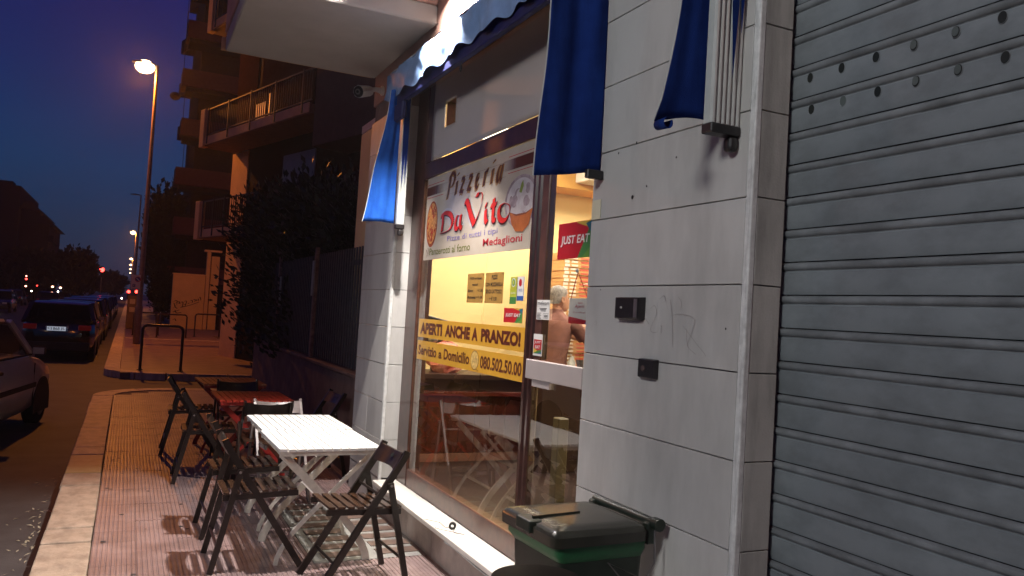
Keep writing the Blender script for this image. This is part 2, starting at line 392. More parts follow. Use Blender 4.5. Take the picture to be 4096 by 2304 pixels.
# leaf litter and stones in the gutter
b = MB()
for k in range(80):
    y = rnd.choice([5.4, 6.3, 6.5, 7.0, 5.2, 7.9]) + rnd.gauss(0, .35); x = -.44 - abs(rnd.gauss(0, .12)); r = rnd.uniform(.008, .028); a = rnd.random() * PI; z = -.138 + rnd.random() * .02
    if y < 4.5: continue
    c, s_ = math.cos(a) * r, math.sin(a) * r
    b.quad((x - c, y - s_, z), (x + s_ * .35, y - c * .35, z + .006), (x + c, y + s_, z + rnd.random() * .012), (x - s_ * .35, y + c * .35, z + .004))
lit = b.build('leaf_litter', mat('dry_leaves', (.42, .36, .24), .8, var=.4, vscale=60)); lit['kind'] = 'stuff'; lit['label'] = 'dry leaves and grit gathered along the kerb'

# ------------------------------------------------------------------ the corner building
FX = 1.885
bld = thing('corner_building', 'marble clad corner building holding the pizzeria, salmon plaster above', 'building', (0, 0, 0))
zk = [0.0] + [.25 + .301 * k for k in range(11)]
b = MB(); b.box(1.905, 2.09, 6.225, 7.08, -.15, 3.42); b.box(1.905, 2.40, 2.125, 3.13, -.15, 3.42)
b.box(1.905, 2.4, -6, -.9, -.15, 3.42); b.box(2.06, 2.4, 3.13, 6.225, 3.36, 3.42)
b.box(1.905, 2.4, -.9, 2.125, 3.10, 3.42)
b.build('pier_core', M['groove'], bld)
def slab(x0, x1, y0, y1, z0, z1, m, n='marble_slab'):
    g = .0022; ny = abs(y1 - y0) > abs(x1 - x0)
    b = MB(); dx = rnd.uniform(-.0012, .0012)
    if ny: b.box(x0 + dx, x1, y0 + g, y1 - g, z0 + g, z1 - g)
    else: b.box(x0 + g * .4, x1, y0 + dx, y1, z0 + g, z1 - g)
    b.build(n, m, bld, bevel=.0015)
for z0, z1 in zip(zk[:-1], zk[1:]):
    split = abs(z0 - 1.153) < .01 or abs(z0 - .551) < .01
    if split:
        slab(FX, 1.905, 6.225, 6.66, z0, z1, M['marble']); slab(FX, 1.905, 6.66, 7.1, z0, z1, M['marble'])
    else: slab(FX, 1.905, 6.225, 7.1, z0, z1, M['marble'])
    if z0 > .2:
        slab(1.91, 2.03, 6.200, 6.222, z0, z1, M['marble'])
    slab(FX, 1.905, 2.128, 3.15, z0, z1, M['marble'])
    slab(1.91, 2.034, 2.100, 2.122, z0 + .0, z1, M['marble_grey'])
    slab(1.907, 2.03, 3.132, 3.15, z0, z1, M['marble'])
    slab(FX, 1.905, -2.2, -.92, z0, z1, M['marble'])
    slab(1.905, 2.35, 7.082, 7.1, z0, z1, M['marble'])
# rounded corner beads
def bead(cx, cy, r, z0, z1):
    b = MB(); prev = z0; 
    b.box(cx - r, cx + r * .8, cy - r, cy + r, z0, z1); b.build('corner_bead', M['bead'], bld, bevel=.006, seg=3)
bead(1.899, 2.114, .0155, 0, 3.4); bead(1.899, 6.211, .0145, .23, 3.4)
# upper wall, string course
b = MB(); b.box(FX + .004, 2.4, -6, 7.1, 3.42, 9.5)
upw = b.build('upper_wall', M['stucco'], bld)
b = MB(); b.box(1.80, FX + .004, -6, 7.1, 3.90, 4.03); b.build('string_course', M['stucco'], bld, bevel=.01)
b = MB(); b.box(2.36, 9, 8.35, 8.45, -.15, 9.5); b.box(2.36, 2.40, 7.1, 8.35, -.15, 9.5); b.build('side_wall', M['stucco'], bld)
# balcony
b = MB(); b.box(.59, 1.884, 5.47, 7.098, 3.68, 3.82); b.build('balcony_slab', M['soffit'], bld, bevel=.01)
b = MB(); b.box(.58, .70, 5.46, 7.10, 3.825, 4.85); b.box(.705, 1.88, 5.46, 5.58, 3.825, 4.85); b.box(.705, 1.88, 6.98, 7.10, 3.825, 4.85)
b.build('balcony_parapet', M['stucco'], bld, bevel=.008)
b = MB(); b.box(.56, 1.87, 7.11, 7.17, 3.70, 3.80); b.build('balcony_drip_edge', mat('orange_plaster', (.55, .34, .2), .8), bld)
b = MB(); b.tube([(1.87, 6.98, 4.05), (1.80, 7.0, 4.02), (1.76, 7.02, 3.96)], .02, 8); b.tube([(1.76, 7.02, 3.96), (1.72, 7.02, 3.9)], [.03, .035], 8)
b.build('overflow_pipe', M['rail'], bld, smooth=True)
# screw holes on the pier
pf = Plane((FX - .0015, 3.15, 0))
for (u, z, r) in ((.205, 2.337, .005), (.34, 2.36, .0055), (.43, 2.165, .004), (.33, 2.13, .008), (.84, 2.48, .009), (.62, 2.255, .004), (.12, 1.74, .003), (.955, 1.60, .004)):
    disc(pf, u, z, r, r * 1.1, M['hole'], bld, 'screw_hole', .0015)
# pencil scribble on the pier
scr = mat('pencil_mark', (.30, .285, .275), .8, var=.2)
sc_ = [[(.03, 1.53), (.09, 1.60), (.10, 1.58)], [(.16, 1.55), (.19, 1.66)], [(.36, 1.56), (.47, 1.72)], [(.42, 1.67), (.45, 1.64), (.50, 1.60)],
       [(.50, 1.66), (.53, 1.675), (.545, 1.64), (.51, 1.58), (.55, 1.57), (.58, 1.60), (.585, 1.57), (.61, 1.66), (.60, 1.70)],
       [(.63, 1.70), (.65, 1.62), (.66, 1.52)], [(.65, 1.64), (.70, 1.645), (.78, 1.63), (.77, 1.58), (.745, 1.53)], [(.68, 1.71), (.70, 1.69), (.695, 1.66)],
       [(.72, 1.60), (.80, 1.54), (.855, 1.50), (.83, 1.49)], [(.74, 1.59), (.75, 1.53), (.80, 1.50)], [(.56, 1.70), (.59, 1.715), (.60, 1.695), (.575, 1.685)], [(.27, 1.50), (.285, 1.57)]]
pen(pf, sc_, .0014, .6, scr, bld, .0012, 'pencil_scribble', thin=.6)
# soot stains as thin marks are left to the marble material; the two boxes on the pier
def wall_box(name, lab, cat, u0, u1, z0, z1, dep, extra):
    t = thing(name, lab, cat, (FX, 3.15 - (u0 + u1) / 2, z0))
    w = (u1 - u0) / 2
    b = MB(); b.hexa([(-dep, w, 0), (-dep, -w, 0), (0, -w - .004, -.003), (0, w + .004, -.003), (-dep, w, z1 - z0), (-dep, -w, z1 - z0), (0, -w - .004, z1 - z0 + .003), (0, w + .004, z1 - z0 + .003)])
    b.build('cover', M['black_plastic'], t, bevel=.003, seg=2)
    return t
dkbox = wall_box('key_switch_box', 'larger dark metal switch box on the marble pier, above the small black one', 'switch box', .292, .462, 1.617, 1.705, .035, 0)
MB().tube([(-.040, .035, .046), (-.034, .035, .046)], .0045, 10).build('lock', M['bead'], dkbox)
MB().box(-.037, -.0352, -.078, -.055, .006, .082).build('side_plate', M['steel'], dkbox)
bb = wall_box('doorbell_box', 'small square black box with a round button low on the marble pier', 'bell', .468, .572, 1.388, 1.46, .025, 0)
MB().tube([(-.030, .012, .036), (-.024, .012, .036)], .012, 14).build('button', mat('brown_button', (.10, .07, .065), .4), bb)
# little wall label
st = thing('warning_sticker', 'small cream sticker with a dark blue header at the edge of the pier', 'sticker', (FX - .001, 3.142, 2.06))
ps = Plane((FX - .002, 3.142, 2.06))
paper = mat('cream_paper', (.70, .68, .50), .5, var=.05); navy = mat('navy_ink', (.02, .03, .09), .5, var=0); ink = mat('black_ink', (.015, .013, .012), .5, var=0)
b = MB(); b.box(-.003, .0, -.073, 0, 0, .088); b.build('backing', paper, st)
rect(ps, .004, .069, .060, .085, navy, st, d=.0025)
text(ps, 'A.S.A.L.', .018, .074, .036, .007, paper, st, .0035); text(ps, 'CONTROLLO', .010, .064, .052, .006, paper, st, .0035)
disc(ps, .036, .037, .013, .015, ink, st, d=.0022); disc(ps, .036, .037, .010, .012, paper, st, d=.0028); pen(ps, [[(.030, .044), (.036, .034), (.043, .040)], [(.036, .028), (.036, .040)]], .003, .5, ink, st, .0034)
for k in range(3): rect(ps, .012, .060, .006 + k * .005, .0085 + k * .005, ink, st, d=.0022)

# step
b = MB(); b.box(1.835, 2.028, 3.16, 6.196, .205, .24); trd = b.build('entrance_tread', M['tread'], bld, bevel=.006, seg=2)
b = MB(); b.box(1.90, 2.4, 3.16, 6.2, -.15, .2); b.build('step_core', M['groove'], bld)
for a, c in ((3.16, 4.93), (4.935, 5.44), (5.445, 6.22)):
    MB().box(FX, 1.9, a, c, -.004, .203).build('step_fascia', M['fascia'], bld, bevel=.002)
# ------------------------------------------------------------------ roller shutter
sh = thing('roller_shutter', 'big grey metal roller shutter closing the unit beside the pier', 'shutter', (0, 0, 0))
SX = 2.06; P0 = 1.728; pt = .1142
prof_flat = []
zs_ = [P0 + pt * k for k in range(-16, 13)]
def slat_mesh():
    b = MB()
    # cross-section in (x,z): flat blade with rolled top bead, z from 0 to pt
    pr = [(0.002, .003), (-.001, .012), (-.002, .050), (-.001, pt - .034), (.003, pt - .031), (.003, pt - .028), (-.003, pt - .025), (-.0075, pt - .019), (-.0085, pt - .012), (-.007, pt - .005), (.004, pt - .0005)]
    y0, y1 = -.95, 2.128
    ny = 8; rs = []
    for k in range(ny + 1):
        y = y0 + (y1 - y0) * k / ny
        rs.append([(x + .0012 * math.sin(y * 5.1), y, z) for x, z in pr])
    b.rings(rs, cap=False, closed=False)
    return b
sm_ = slat_mesh(); me_s = sm_.mesh('slat', M['shutter'], True); me_s.materials.append(M['shutter_rib'])
for p in me_s.polygons:
    if p.center.z > pt - .032: p.material_index = 1
for k, z in enumerate(zs_):
    o = share('slat', me_s, sh, (SX + rnd.uniform(-.001, .001), 0, z))
MB().box(SX + .03, SX + .05, -.95, 2.13, -.15, 3.2).build('backing_sheet', M['hole'], sh)
MB().box(2.036, 2.10, 2.124, 2.15, -.1, 3.1).build('guide_rail', M['shutter_rib'], sh)
psh = Plane((SX - .0025, 2.128, 0))
for r, (z, ph) in enumerate(((2.478, ('h',) * 3 + ('p', 'p', 'h')), (2.366, ('h', 'g', 'h', 'p', 'p', 'h')))):
    for k in range(9):
        y = 2.128 - (2.033 - .1342 * k - (.012 if r else 0)); kind = ph[k] if k < 6 else 'h'
        mm = {'h': M['hole'], 'p': M['hole'], 'g': M['plug']}[kind]
        b = MB(); n = 20; q = [(y + .0125 * math.cos(2 * PI * i / n), z + .0165 * math.sin(2 * PI * i / n)) for i in range(n)]
        b.quad(*[psh.p(u, v, .0012) for u, v in q]); o = b.build('vent_hole', mm, sh)
        b = MB(); rs = [[psh.p(y + (.0125 + dr) * math.cos(2 * PI * i / n), z + (.0165 + dr) * math.sin(2 * PI * i / n), h) for i in range(n)] for dr, h in ((.0, .0013), (.001, .0022), (.0022, .0006))]
        b.rings(rs, cap=False); b.build('hole_rim', M['shutter'], sh, smooth=True)
        if kind == 'p':
            q = [(y - .0015 + .0105 * math.cos(2 * PI * i / n), z + .002 + .0135 * math.sin(2 * PI * i / n)) for i in range(n)]
            MB().quad(*[psh.p(u, v, .0018) for u, v in q]).build('hole_plug', M['plug'], sh)
# ------------------------------------------------------------------ shop front
sf = thing('glazed_shopfront', 'dark brown glazed pizzeria front with sliding door and white panel above', 'shop front', (0, 0, 0))
GX = 2.036
def fbox(n, y0, y1, z0, z1, m='wood', x0=2.022, x1=2.10, bev=.004): return MB().box(x0, x1, y0, y1, z0, z1).build(n, M[m], sf, bevel=bev)
fbox('jamb', 5.94, 6.197, .242, 3.355)
fbox('jamb', 3.16, 3.36, .242, 3.355)
fbox('bottom_rail', 3.365, 5.935, .242, .375, 'wood2', 2.026, 2.095)
fbox('transom', 3.365, 5.935, 2.62, 2.742, 'wood', 2.018, 2.10)
fbox('mullion', 3.985, 4.035, .378, 2.617, 'wood', 2.018, 2.088, .012)
fbox('mullion', 3.935, 3.981, .378, 2.617, 'wood', 2.023, 2.082, .012)
fbox('door_stile', 3.85, 3.932, 1.372, 2.617, 'wood2', 2.030, 2.075)
fbox('door_rail', 3.365, 3.98, 1.262, 1.368, 'rail', 2.012, 2.033)
MB().quad((GX, 4.036, .378), (GX, 5.938, .378), (GX, 5.938, 2.618), (GX, 4.036, 2.618)).build('pane', M['glass'], sf)
MB().quad((GX, 3.362, .378), (GX, 3.934, .378), (GX, 3.934, 2.618), (GX, 3.362, 2.618)).build('pane', M['glass'], sf)
MB().box(2.016, 2.030, 3.7, 3.9, 1.225, 1.261).build('rail_lip', M['rail'], sf)
# white panel above the transom, with a slot
px0, hz0, hz1, hy0, hy1 = GX - .02, 2.955, 3.145, 5.315, 5.525
def panel_grid():
    b = MB(); ny, nz = 40, 16; y0, y1, z0, z1 = 3.365, 5.77, 2.744, 3.353
    ysn = sorted(set([y0 + (y1 - y0) * k / ny for k in range(ny + 1)] + [hy0, hy1])); zsn = sorted(set([z0 + (z1 - z0) * k / nz for k in range(nz + 1)] + [hz0, hz1]))
    def X(y, z): return px0 + .005 * math.sin(y * 2.9 + .6) * math.sin((z - 2.744) * 4.2) + .0008 * math.sin(y * 6 + z * 5)
    for ya, yb in zip(ysn[:-1], ysn[1:]):
        for za, zb in zip(zsn[:-1], zsn[1:]):
            if ya >= hy0 - 1e-6 and yb <= hy1 + 1e-6 and za >= hz0 - 1e-6 and zb <= hz1 + 1e-6: continue
            b.quad((X(ya, za), ya, za), (X(yb, za), yb, za), (X(yb, zb), yb, zb), (X(ya, zb), ya, zb))
    return b
o = panel_grid().build('upper_panel', M['panel'], sf, smooth=True)
bm = bmesh.new(); bm.from_mesh(o.data); bmesh.ops.remove_doubles(bm, verts=bm.verts, dist=.0001); bmesh.ops.recalc_face_normals(bm, faces=bm.faces); bm.to_mesh(o.data); bm.free()
md = o.modifiers.new('solid', 'SOLIDIFY'); md.thickness = .006
b = MB(); b.box(GX - .012, GX + .10, 5.525, 5.535, hz0, hz1); b.box(GX - .012, GX + .10, 5.305, 5.315, hz0, hz1); b.box(GX - .012, GX + .1, 5.305, 5.535, 3.146, 3.156)
b.build('slot_lining', M['wood'], sf)
fbox('jamb', 5.772, 5.936, 2.746, 3.354, 'wood', 2.024, 2.098)
# inner reveal
MB().box(2.105, 2.14, 5.97, 6.19, .25, 3.3).build('inner_reveal', M['wood2'], sf)
# ------------------------------------------------------------------ interior room
b = MB(); b.box(2.10, 8, 3.0, 8.3, .19, .249); struct(b.build('floor', M['int_floor']))
b = MB(); b.box(2.1, 8, 8.2, 8.3, .25, 3.41); struct(b.build('back_wall', M['yellow_wall']))
b = MB(); b.box(2.10, 2.16, 6.2, 8.2, .25, 3.41); struct(b.build('side_wall', M['yellow_wall']))
b = MB(); b.box(7.2, 7.3, 3.0, 8.2, .25, 3.5).box(2.41, 7.2, 2.2, 2.35, .25, 3.5); struct(b.build('wall', M['yellow_wall']))
b = MB(); b.box(2.10, 8, 2.3, 8.3, 3.42, 3.5); struct(b.build('ceiling', M['ceiling']))
b = MB(); b.box(2.53, 7.1, 7.75, 8.19, 3.06, 3.40); struct(b.build('ceiling_bulkhead', M['orange_band']))
ct = thing('bar_counter', 'red brown panelled counter inside behind the window', 'counter', (0, 0, 0))
for k in range(11):
    x = 2.17 + k * .155; MB().box(x, x + .152, 6.80, 6.83, .33, .84).build('panel', M['wainscot'], ct, bevel=.003)
MB().box(2.17, 3.86, 6.83, 7.3, .25, 1.0).build('carcass', M['brown_dark'], ct)
MB().box(2.17, 3.86, 6.795, 6.828, .25, .325).build('plinth', mat('pink_plinth', (.26, .12, .09), .5), ct)
MB().box(2.17, 3.88, 6.74, 7.32, .845, .885).build('shelf_top', M['wood_red'], ct, bevel=.004)
MB().box(2.17, 3.88, 6.76, 7.34, 1.0, 1.04).build('counter_top', M['brown_dark'], ct)
# red crumpled bag and dark screen on the counter
rb = thing('red_bag', 'crumpled red and white plastic bag on the counter behind the banners', 'bag', (2.70, 7.0, 1.04))
b = MB(); rs = []
for k in range(9):
    t = k / 8; zz = .30 * t; r = .17 * (math.sin(PI * min(1, t * .9 + .12)) ** .5)
    rs.append([(r * 1.05 * math.cos(a) + rnd.uniform(-.016, .016), r * .8 * math.sin(a) + rnd.uniform(-.016, .016), zz + rnd.uniform(-.01, .01)) for a in [2 * PI * q / 16 for q in range(16)]])
b.rings(rs); b.build('bag_body', mat('red_plastic', (.62, .07, .05), .35, var=.5, vscale=9, col2=(.85, .45, .38)), rb)
MB().ball((-.14, -.02, .30), .05, .03, .03).build('chrome_cap', M['steel'], rb, smooth=True)
mo = thing('cash_screen', 'dark monitor back standing on the counter, left of the posters', 'screen', (2.64, 7.12, 1.04))
MB().hexa([(-.14, 0, .25), (.13, -.01, .25), (.13, .03, .25), (-.14, .04, .25), (-.14, 0, .53), (.13, -.01, .475), (.13, .03, .475), (-.14, .04, .53)]).build('screen_body', M['black_plastic'], mo, bevel=.006)
MB().box(-.03, .03, .0, .03, 0, .25).build('stand', M['black_plastic'], mo)
# air conditioner
ac = thing('air_conditioner', 'white wall air conditioner high on the yellow wall', 'air conditioner', (4.40, 7.55, 3.12))
MB().box(0, .95, -.10, .2, 0, .28).build('casing', mat('ac_white', (.8, .78, .72), .4, var=.03), ac, bevel=.02, seg=3)
for k in range(2): MB().box(.06, .90, -.112, -.101, .035 + k * .045, .055 + k * .045).build('louvre', M['black_plastic'], ac)
# pizza boxes
card = mat('cardboard', (.62, .34, .12), .7, var=.12, vscale=14); cw = mat('card_white', (.82, .74, .62), .6, var=.05); cr_ = mat('box_print_red', (.55, .10, .05), .6, var=0)
MB().box(3.9, 6.2, 7.35, 8.15, .25, 1.0).build('work_top', M['brown_dark']).name = 'back_counter'
bc = bpy.data.objects['back_counter']; tag(bc, 'dark back counter carrying the pizza boxes', 'counter')
def ordn(k): return 'topmost' if k == 1 else 'number %d from the top' % k
def pizza_box_mesh():
    b = MB(); b.box(0, .46, 0, .46, 0, .038); return b.mesh('pizza_box', card)
pb = pizza_box_mesh(); wb = MB().box(-.002, .055, -.003, -.001, .004, .034).mesh('white_patch', cw)
pr_ = MB().box(.20, .37, -.003, -.001, .010, .028).mesh('print', cr_); pw = MB().box(.08, .16, -.003, -.001, .010, .030).mesh('print', cw)
side_m = MB().box(-.003, -.001, .06, .40, .012, .026).mesh('flap', cw)
for s_, (bx, by, n) in enumerate(((4.20, 7.52, 33), (4.70, 7.47, 33))):
    for k in range(n):
        o = bpy.data.objects.new('pizza_box', pb); C.objects.link(o); o.location = (bx + rnd.uniform(-.006, .006), by + rnd.uniform(-.006, .006), 1.0 + k * .0402)
        o.rotation_euler = (0, 0, rnd.uniform(-.015, .015))
        tag(o, 'flat cardboard pizza box in the %s stack behind the man' % ('left' if s_ == 0 else 'right'), 'pizza box', 'pizza boxes in the %s stack' % ('left' if s_ == 0 else 'right'))
        for me_, nm in ((wb, 'white_patch'), (pr_, 'red_print'), (pw, 'white_print')): share(nm, me_, o)
# ceiling lights
for k, (x, y, wh) in enumerate(((3.4, 5.0, 'just inside the window'), (5.2, 5.0, 'deep behind the pier'), (3.4, 7.2, 'over the red brown counter'), (5.2, 7.0, 'over the pizza boxes'))):
    t = thing('ceiling_light', 'square ceiling light inside the pizzeria, ' + wh, 'ceiling light', (x, y, 3.40), 0, 'ceiling lights inside the pizzeria')
    MB().box(-.32, .32, -.32, .32, -.01, .012).build('frame', M['ceiling'], t); MB().box(-.28, .28, -.28, .28, -.02, -.012).build('diffuser', emis('warm_diffuser', (1, .86, .62), 4.0), t)
    ld = bpy.data.lights.new('ceiling_light_source', 'AREA'); ld.energy = 95; ld.color = (1, .88, .70); ld.size = .55
    lo = bpy.data.objects.new('light_source', ld); C.objects.link(lo); lo.parent = t; lo.location = (0, 0, -.03)
# ------------------------------------------------------------------ signs on the glass
GP = Plane((2.0298, 5.87, 1.987))
sg = thing('pizzeria_sign', 'large cream pizzeria sign with red name and pizza picture on the window', 'sign', (2.03, 4.95, 1.987))
sg.location = (0, 0, 0)
cream = mat('cream_print', (.42, .355, .275), .24, var=.08, vscale=2.5, coat=.06, spec=.3, col2=(.49, .43, .36))
brown = mat('brown_band_print', (.085, .025, .018), .5, var=.1, spec=.2); tan = mat('tan_print', (.36, .20, .07), .2, var=.25, vscale=30)
redp = mat('red_print', (.50, .020, .018), .5, var=.2, vscale=14, spec=.2); dk = mat('dark_print', (.05, .012, .015), .5, var=0, spec=.2); halo = mat('light_outline_print', (.47, .43, .385), .2, var=0)
violet = mat('violet_print', (.22, .18, .36), .2, var=0); green = mat('olive_print', (.16, .17, .05), .2, var=0); pinkred = mat('crimson_print', (.45, .04, .05), .2, var=0)
MB().box(2.030, 2.0345, 4.037, 5.87, 1.987, 2.618).build('board', cream, sg)
def band(u0, u1, fade, rev):
    n = 8
    rect(GP, u0, u1, .493, .560, brown, sg, 'brown_band', .0005)
    base = u1 if not rev else u0
    for k in range(n):
        a = base + (fade / n) * k * (1 if not rev else -1); c = base + (fade / n) * (k + 1) * (1 if not rev else -1); f = 1 - (k + 1) / (n + 1)
        mm = mat('band_fade', tuple(.09 * f + .43 * (1 - f) if q == 0 else (.025 * f + .38 * (1 - f) if q == 1 else .022 * f + .32 * (1 - f)) for q in range(3)), .2, var=0)
        rect(GP, min(a, c), max(a, c), .493, .560, mm, sg, 'brown_band', .0005)
band(.003, .20, .22, False); band(1.56, 1.838, .16, True)
for (u0, u1) in ((.003, .36), (1.47, 1.838)):
    rect(GP, u0, u1, .575, .579, pinkred, sg, 'red_line', .0006); rect(GP, u0, u1, .474, .478, pinkred, sg, 'red_line', .0006)
for v in (.462, .505, .552): rect(GP, .40, 1.44, v, v + .0012, brown, sg, 'thin_line', .0006)
# Pizzeria : brush lettering (metres in the sign plane)
def glyph(st, ox, sx=.135, sy=.150, oy=.446):
    q = [[(ox + (x + .22 * y) * sx, oy + y * sy) for x, y in s] for s in st]
    pen(GP, q, .030, .55, tan, sg, .0008, 'letter_glow', off=(-.004, -.003), thin=.9)
    pen(GP, q, .019, .55, brown, sg, .0024, 'letter', thin=.62)
iG = [[(0, .62), (-.02, .0)], [(.03, .98), (.05, .90)]]
zG = [[(0, .62), (.18, .66), (.42, .62)], [(.42, .62), (.0, .02)], [(.0, .02), (.2, .06), (.46, .0)]]
eG = [[(.02, .30), (.28, .40), (.34, .58), (.18, .66), (.02, .45), (.04, .12), (.20, .0), (.42, .12)]]
rG = [[(.04, .64), (.0, .0)], [(.02, .40), (.16, .62), (.36, .62)]]
aG = [[(.46, .60), (.22, .66), (.02, .36), (.06, .04), (.24, .06), (.44, .5)], [(.48, .68), (.40, .12), (.54, .02)]]
PG = [[(.20, 1.0), (.12, .4), (.0, -.12)], [(-.06, .86), (.3, 1.08), (.72, 1.0), (.80, .72), (.52, .46), (.16, .44)]]
glyph(PG, .445); x = .600
for g_, adv in ((iG, .060), (zG, .105), (zG, .105), (eG, .105), (rG, .095), (iG, .060), (aG, .1)):
    glyph(g_, x + .01); x += adv * 1.31
# Da Vito
DV = [[(.385, .318), (.388, .26), (.378, .20)], [(.345, .312), (.43, .330), (.54, .308), (.588, .258), (.545, .208), (.45, .190), (.345, .186)],
      [(.730, .286), (.675, .290), (.645, .250), (.650, .205), (.700, .200), (.732, .250)], [(.738, .290), (.732, .215), (.768, .196)],
      [(.800, .372), (.845, .366), (.905, .290), (.985, .205)], [(.985, .205), (1.050, .270), (1.095, .350), (1.090, .400), (1.030, .410), (1.005, .385)],
      [(1.165, .285), (1.168, .225), (1.195, .200)], [(1.160, .318), (1.172, .312)],
      [(1.288, .345), (1.284, .27), (1.282, .225), (1.300, .202)], [(1.245, .302), (1.29, .300), (1.330, .308)], [(1.300, .202), (1.325, .206), (1.335, .222)],
      [(1.450, .300), (1.385, .285), (1.370, .240), (1.405, .200), (1.470, .192), (1.520, .225), (1.525, .275), (1.450, .300)]]
for q in (DV[0:2], DV[2:4], DV[4:6], DV[6:8], DV[8:11], DV[11:12]):
    big = 1.25 if q is DV[4:6] or len(q) == 2 and q[0][0][0] == .800 else 1.
    pen(GP, q, .046 * big, .5, halo, sg, .0008, 'letter_outline', thin=1.0)
    pen(GP, q, .033 * big, .5, dk, sg, .0024, 'letter_shadow', off=(.003, -.005), thin=.7)
    pen(GP, q, .028 * big, .5, redp, sg, .0040, 'letter', thin=.55)
text(GP, 'Pizze di tutti i tipi', .494, .108, .87, .048, violet, sg, .001, bold=.006)
text(GP, 'Panzerotti al forno', .134, .034, .80, .052, green, sg, .001, bold=.008)
text(GP, 'Medaglioni', 1.145, .034, .572, .062, pinkred, sg, .001, bold=.008)
# pizza picture
crust = mat('pizza_crust_print', (.30, .075, .03), .2, var=.3, vscale=40); chees = mat('pizza_cheese_print', (.60, .25, .07), .2, var=.35, vscale=50); sal = mat('salami_print', (.36, .03, .02), .2, var=.3, vscale=60)
disc(GP, .150, .270, .120, .175, crust, sg, 'pizza_print', .0011); disc(GP, .148, .275, .103, .155, chees, sg, 'pizza_print', .0016)
for k in range(34):
    a = rnd.random() * 2 * PI; r = math.sqrt(rnd.random()); disc(GP, .148 + .09 * r * math.cos(a), .275 + .138 * r * math.sin(a), .011, .015, sal if k % 3 else crust, sg, 'topping_print', .0019 + k * .00001, 10)
pen(GP, [[(.06, .08), (.09, .05), (.07, .02)], [(.10, .09), (.12, .06), (.10, .03)]], .006, .5, brown, sg, .0022)
# bowl of cream
bowl = mat('terracotta_print', (.42, .12, .03), .2, var=.25, vscale=10); rim_ = mat('bowl_shade_print', (.22, .07, .03), .2, var=0); crm = mat('mozzarella_print', (.42, .36, .36), .2, var=.2, vscale=14, col2=(.55, .50, .50)); crm2 = mat('mozzarella_shade_print', (.30, .23, .24), .2, var=.3, vscale=18)
for k, s_ in enumerate((1.25, 1.1)): disc(GP, 1.665, .29, .175 * s_, .125 * s_, (crm2, crm)[k], sg, 'cream_print', .0006 + k * .0003)
for k in range(16):
    a = rnd.random() * 2 * PI; r = rnd.random() ** .5; disc(GP, 1.665 + .13 * r * math.cos(a), .30 + .10 * r * math.sin(a), rnd.uniform(.02, .045), rnd.uniform(.02, .04), crm2 if k % 2 else crm, sg, 'cream_print', .0012 + k * .00003, 14)
polyp(GP, [(1.52, .235), (1.56, .16), (1.62, .112), (1.72, .105), (1.79, .14), (1.835, .235), (1.75, .215), (1.62, .215)], bowl, sg, 'bowl_print', .0018)
polyp(GP, [(1.52, .235), (1.62, .215), (1.75, .215), (1.835, .235), (1.75, .205), (1.62, .203)], rim_, sg, 'bowl_print', .0020)
polyp(GP, [(1.645, .345), (1.675, .335), (1.700, .375), (1.690, .412), (1.665, .39)], mat('leaf_print', (.22, .26, .05), .2, var=.2), sg, 'leaf_print', .0022)
# banners
yel = mat('yellow_vinyl', (.62, .33, .035), .3, var=.06, vscale=3, coat=.2); ltr = mat('maroon_vinyl', (.10, .018, .010), .35, var=.1)
def banner(name, lab, z0, z1):
    t = thing(name, lab, 'banner', (0, 0, 0)); MB().box(GX - .0042, GX - .0012, 4.048, 5.88, z0, z1).build('vinyl', yel, t); return t, Plane((GX - .0042, 5.88, z0))
t1, B1 = banner('open_for_lunch_banner', 'upper yellow banner reading APERTI ANCHE A PRANZO across the window', 1.399, 1.538)
for s_, u0, u1 in (('APERTI', .045, .512), ('ANCHE', .572, 1.030), ('A', 1.062, 1.160), ('PRANZO!', 1.212, 1.782)):
    text(B1, s_, u0, .026, u1 - u0, .086, ltr, t1, .0006, bold=.055)
t2, B2 = banner('delivery_banner', 'lower yellow banner with phone number and small pizza, below the lunch banner', 1.229, 1.373)
for s_, u0, u1, h, v in (('Servizio', .030, .425, .076, .036), ('a', .470, .535, .046, .036), ('Domicilio', .575, 1.045, .076, .036), ('080.502.50.00', 1.222, 1.815, .080, .030)):
    text(B2, s_, u0, v, u1 - u0, h, ltr, t2, .0006, bold=.03)
disc(B2, 1.132, .073, .066, .062, ltr, t2, 'pizza_print', .0004, 30); disc(B2, 1.132, .073, .062, .058, mat('banner_pizza_print', (.62, .42, .14), .4, var=.3, vscale=60), t2, 'pizza_print', .0006, 30)
pen(B2, [[(1.09 + .02 * k, .05 + .012 * (k % 2)), (1.11 + .02 * k, .07), (1.10 + .02 * k, .10 - .01 * (k % 2))] for k in range(4)] + [[(1.16, .02), (1.19, .012), (1.19, .004)]], .004, .5, ltr, t2, .0009)
# two price notices
och = mat('ochre_notice', (.36, .20, .045), .4, var=.1, vscale=20)
def notice(lab, y0, y1, z0, z1, lines):
    t = thing('price_notice', lab, 'notice', (0, 0, 0)); MB().box(GX - .0035, GX - .0012, y1, y0, z0, z1).build('sheet', och, t); p = Plane((GX - .0036, y0, z0))
    for s_, u0, u1, v0, h in lines: text(p, s_, u0, v0, u1 - u0, h, ink, t, .0005, bold=.02)
    w = y0 - y1
    for u in (.012, w - .012):
        for v in (.010, z1 - z0 - .010): disc(p, u, v, .0035, .007, ink, t, 'fixing', .0006, 8)
notice('left ochre notice listing pizzas on special doughs', 4.948, 4.680, 1.671, 1.863,
       (('PIZZE con Impasti', .045, .235, .148, .020), ('speciali', .085, .175, .108, .020), ('-Kamut', .012, .105, .070, .020), ('+ \u20ac 1,50', .170, .258, .070, .020), ('-Multicereali', .008, .150, .026, .020), ('+ \u20ac 1,00', .165, .255, .026, .020)))
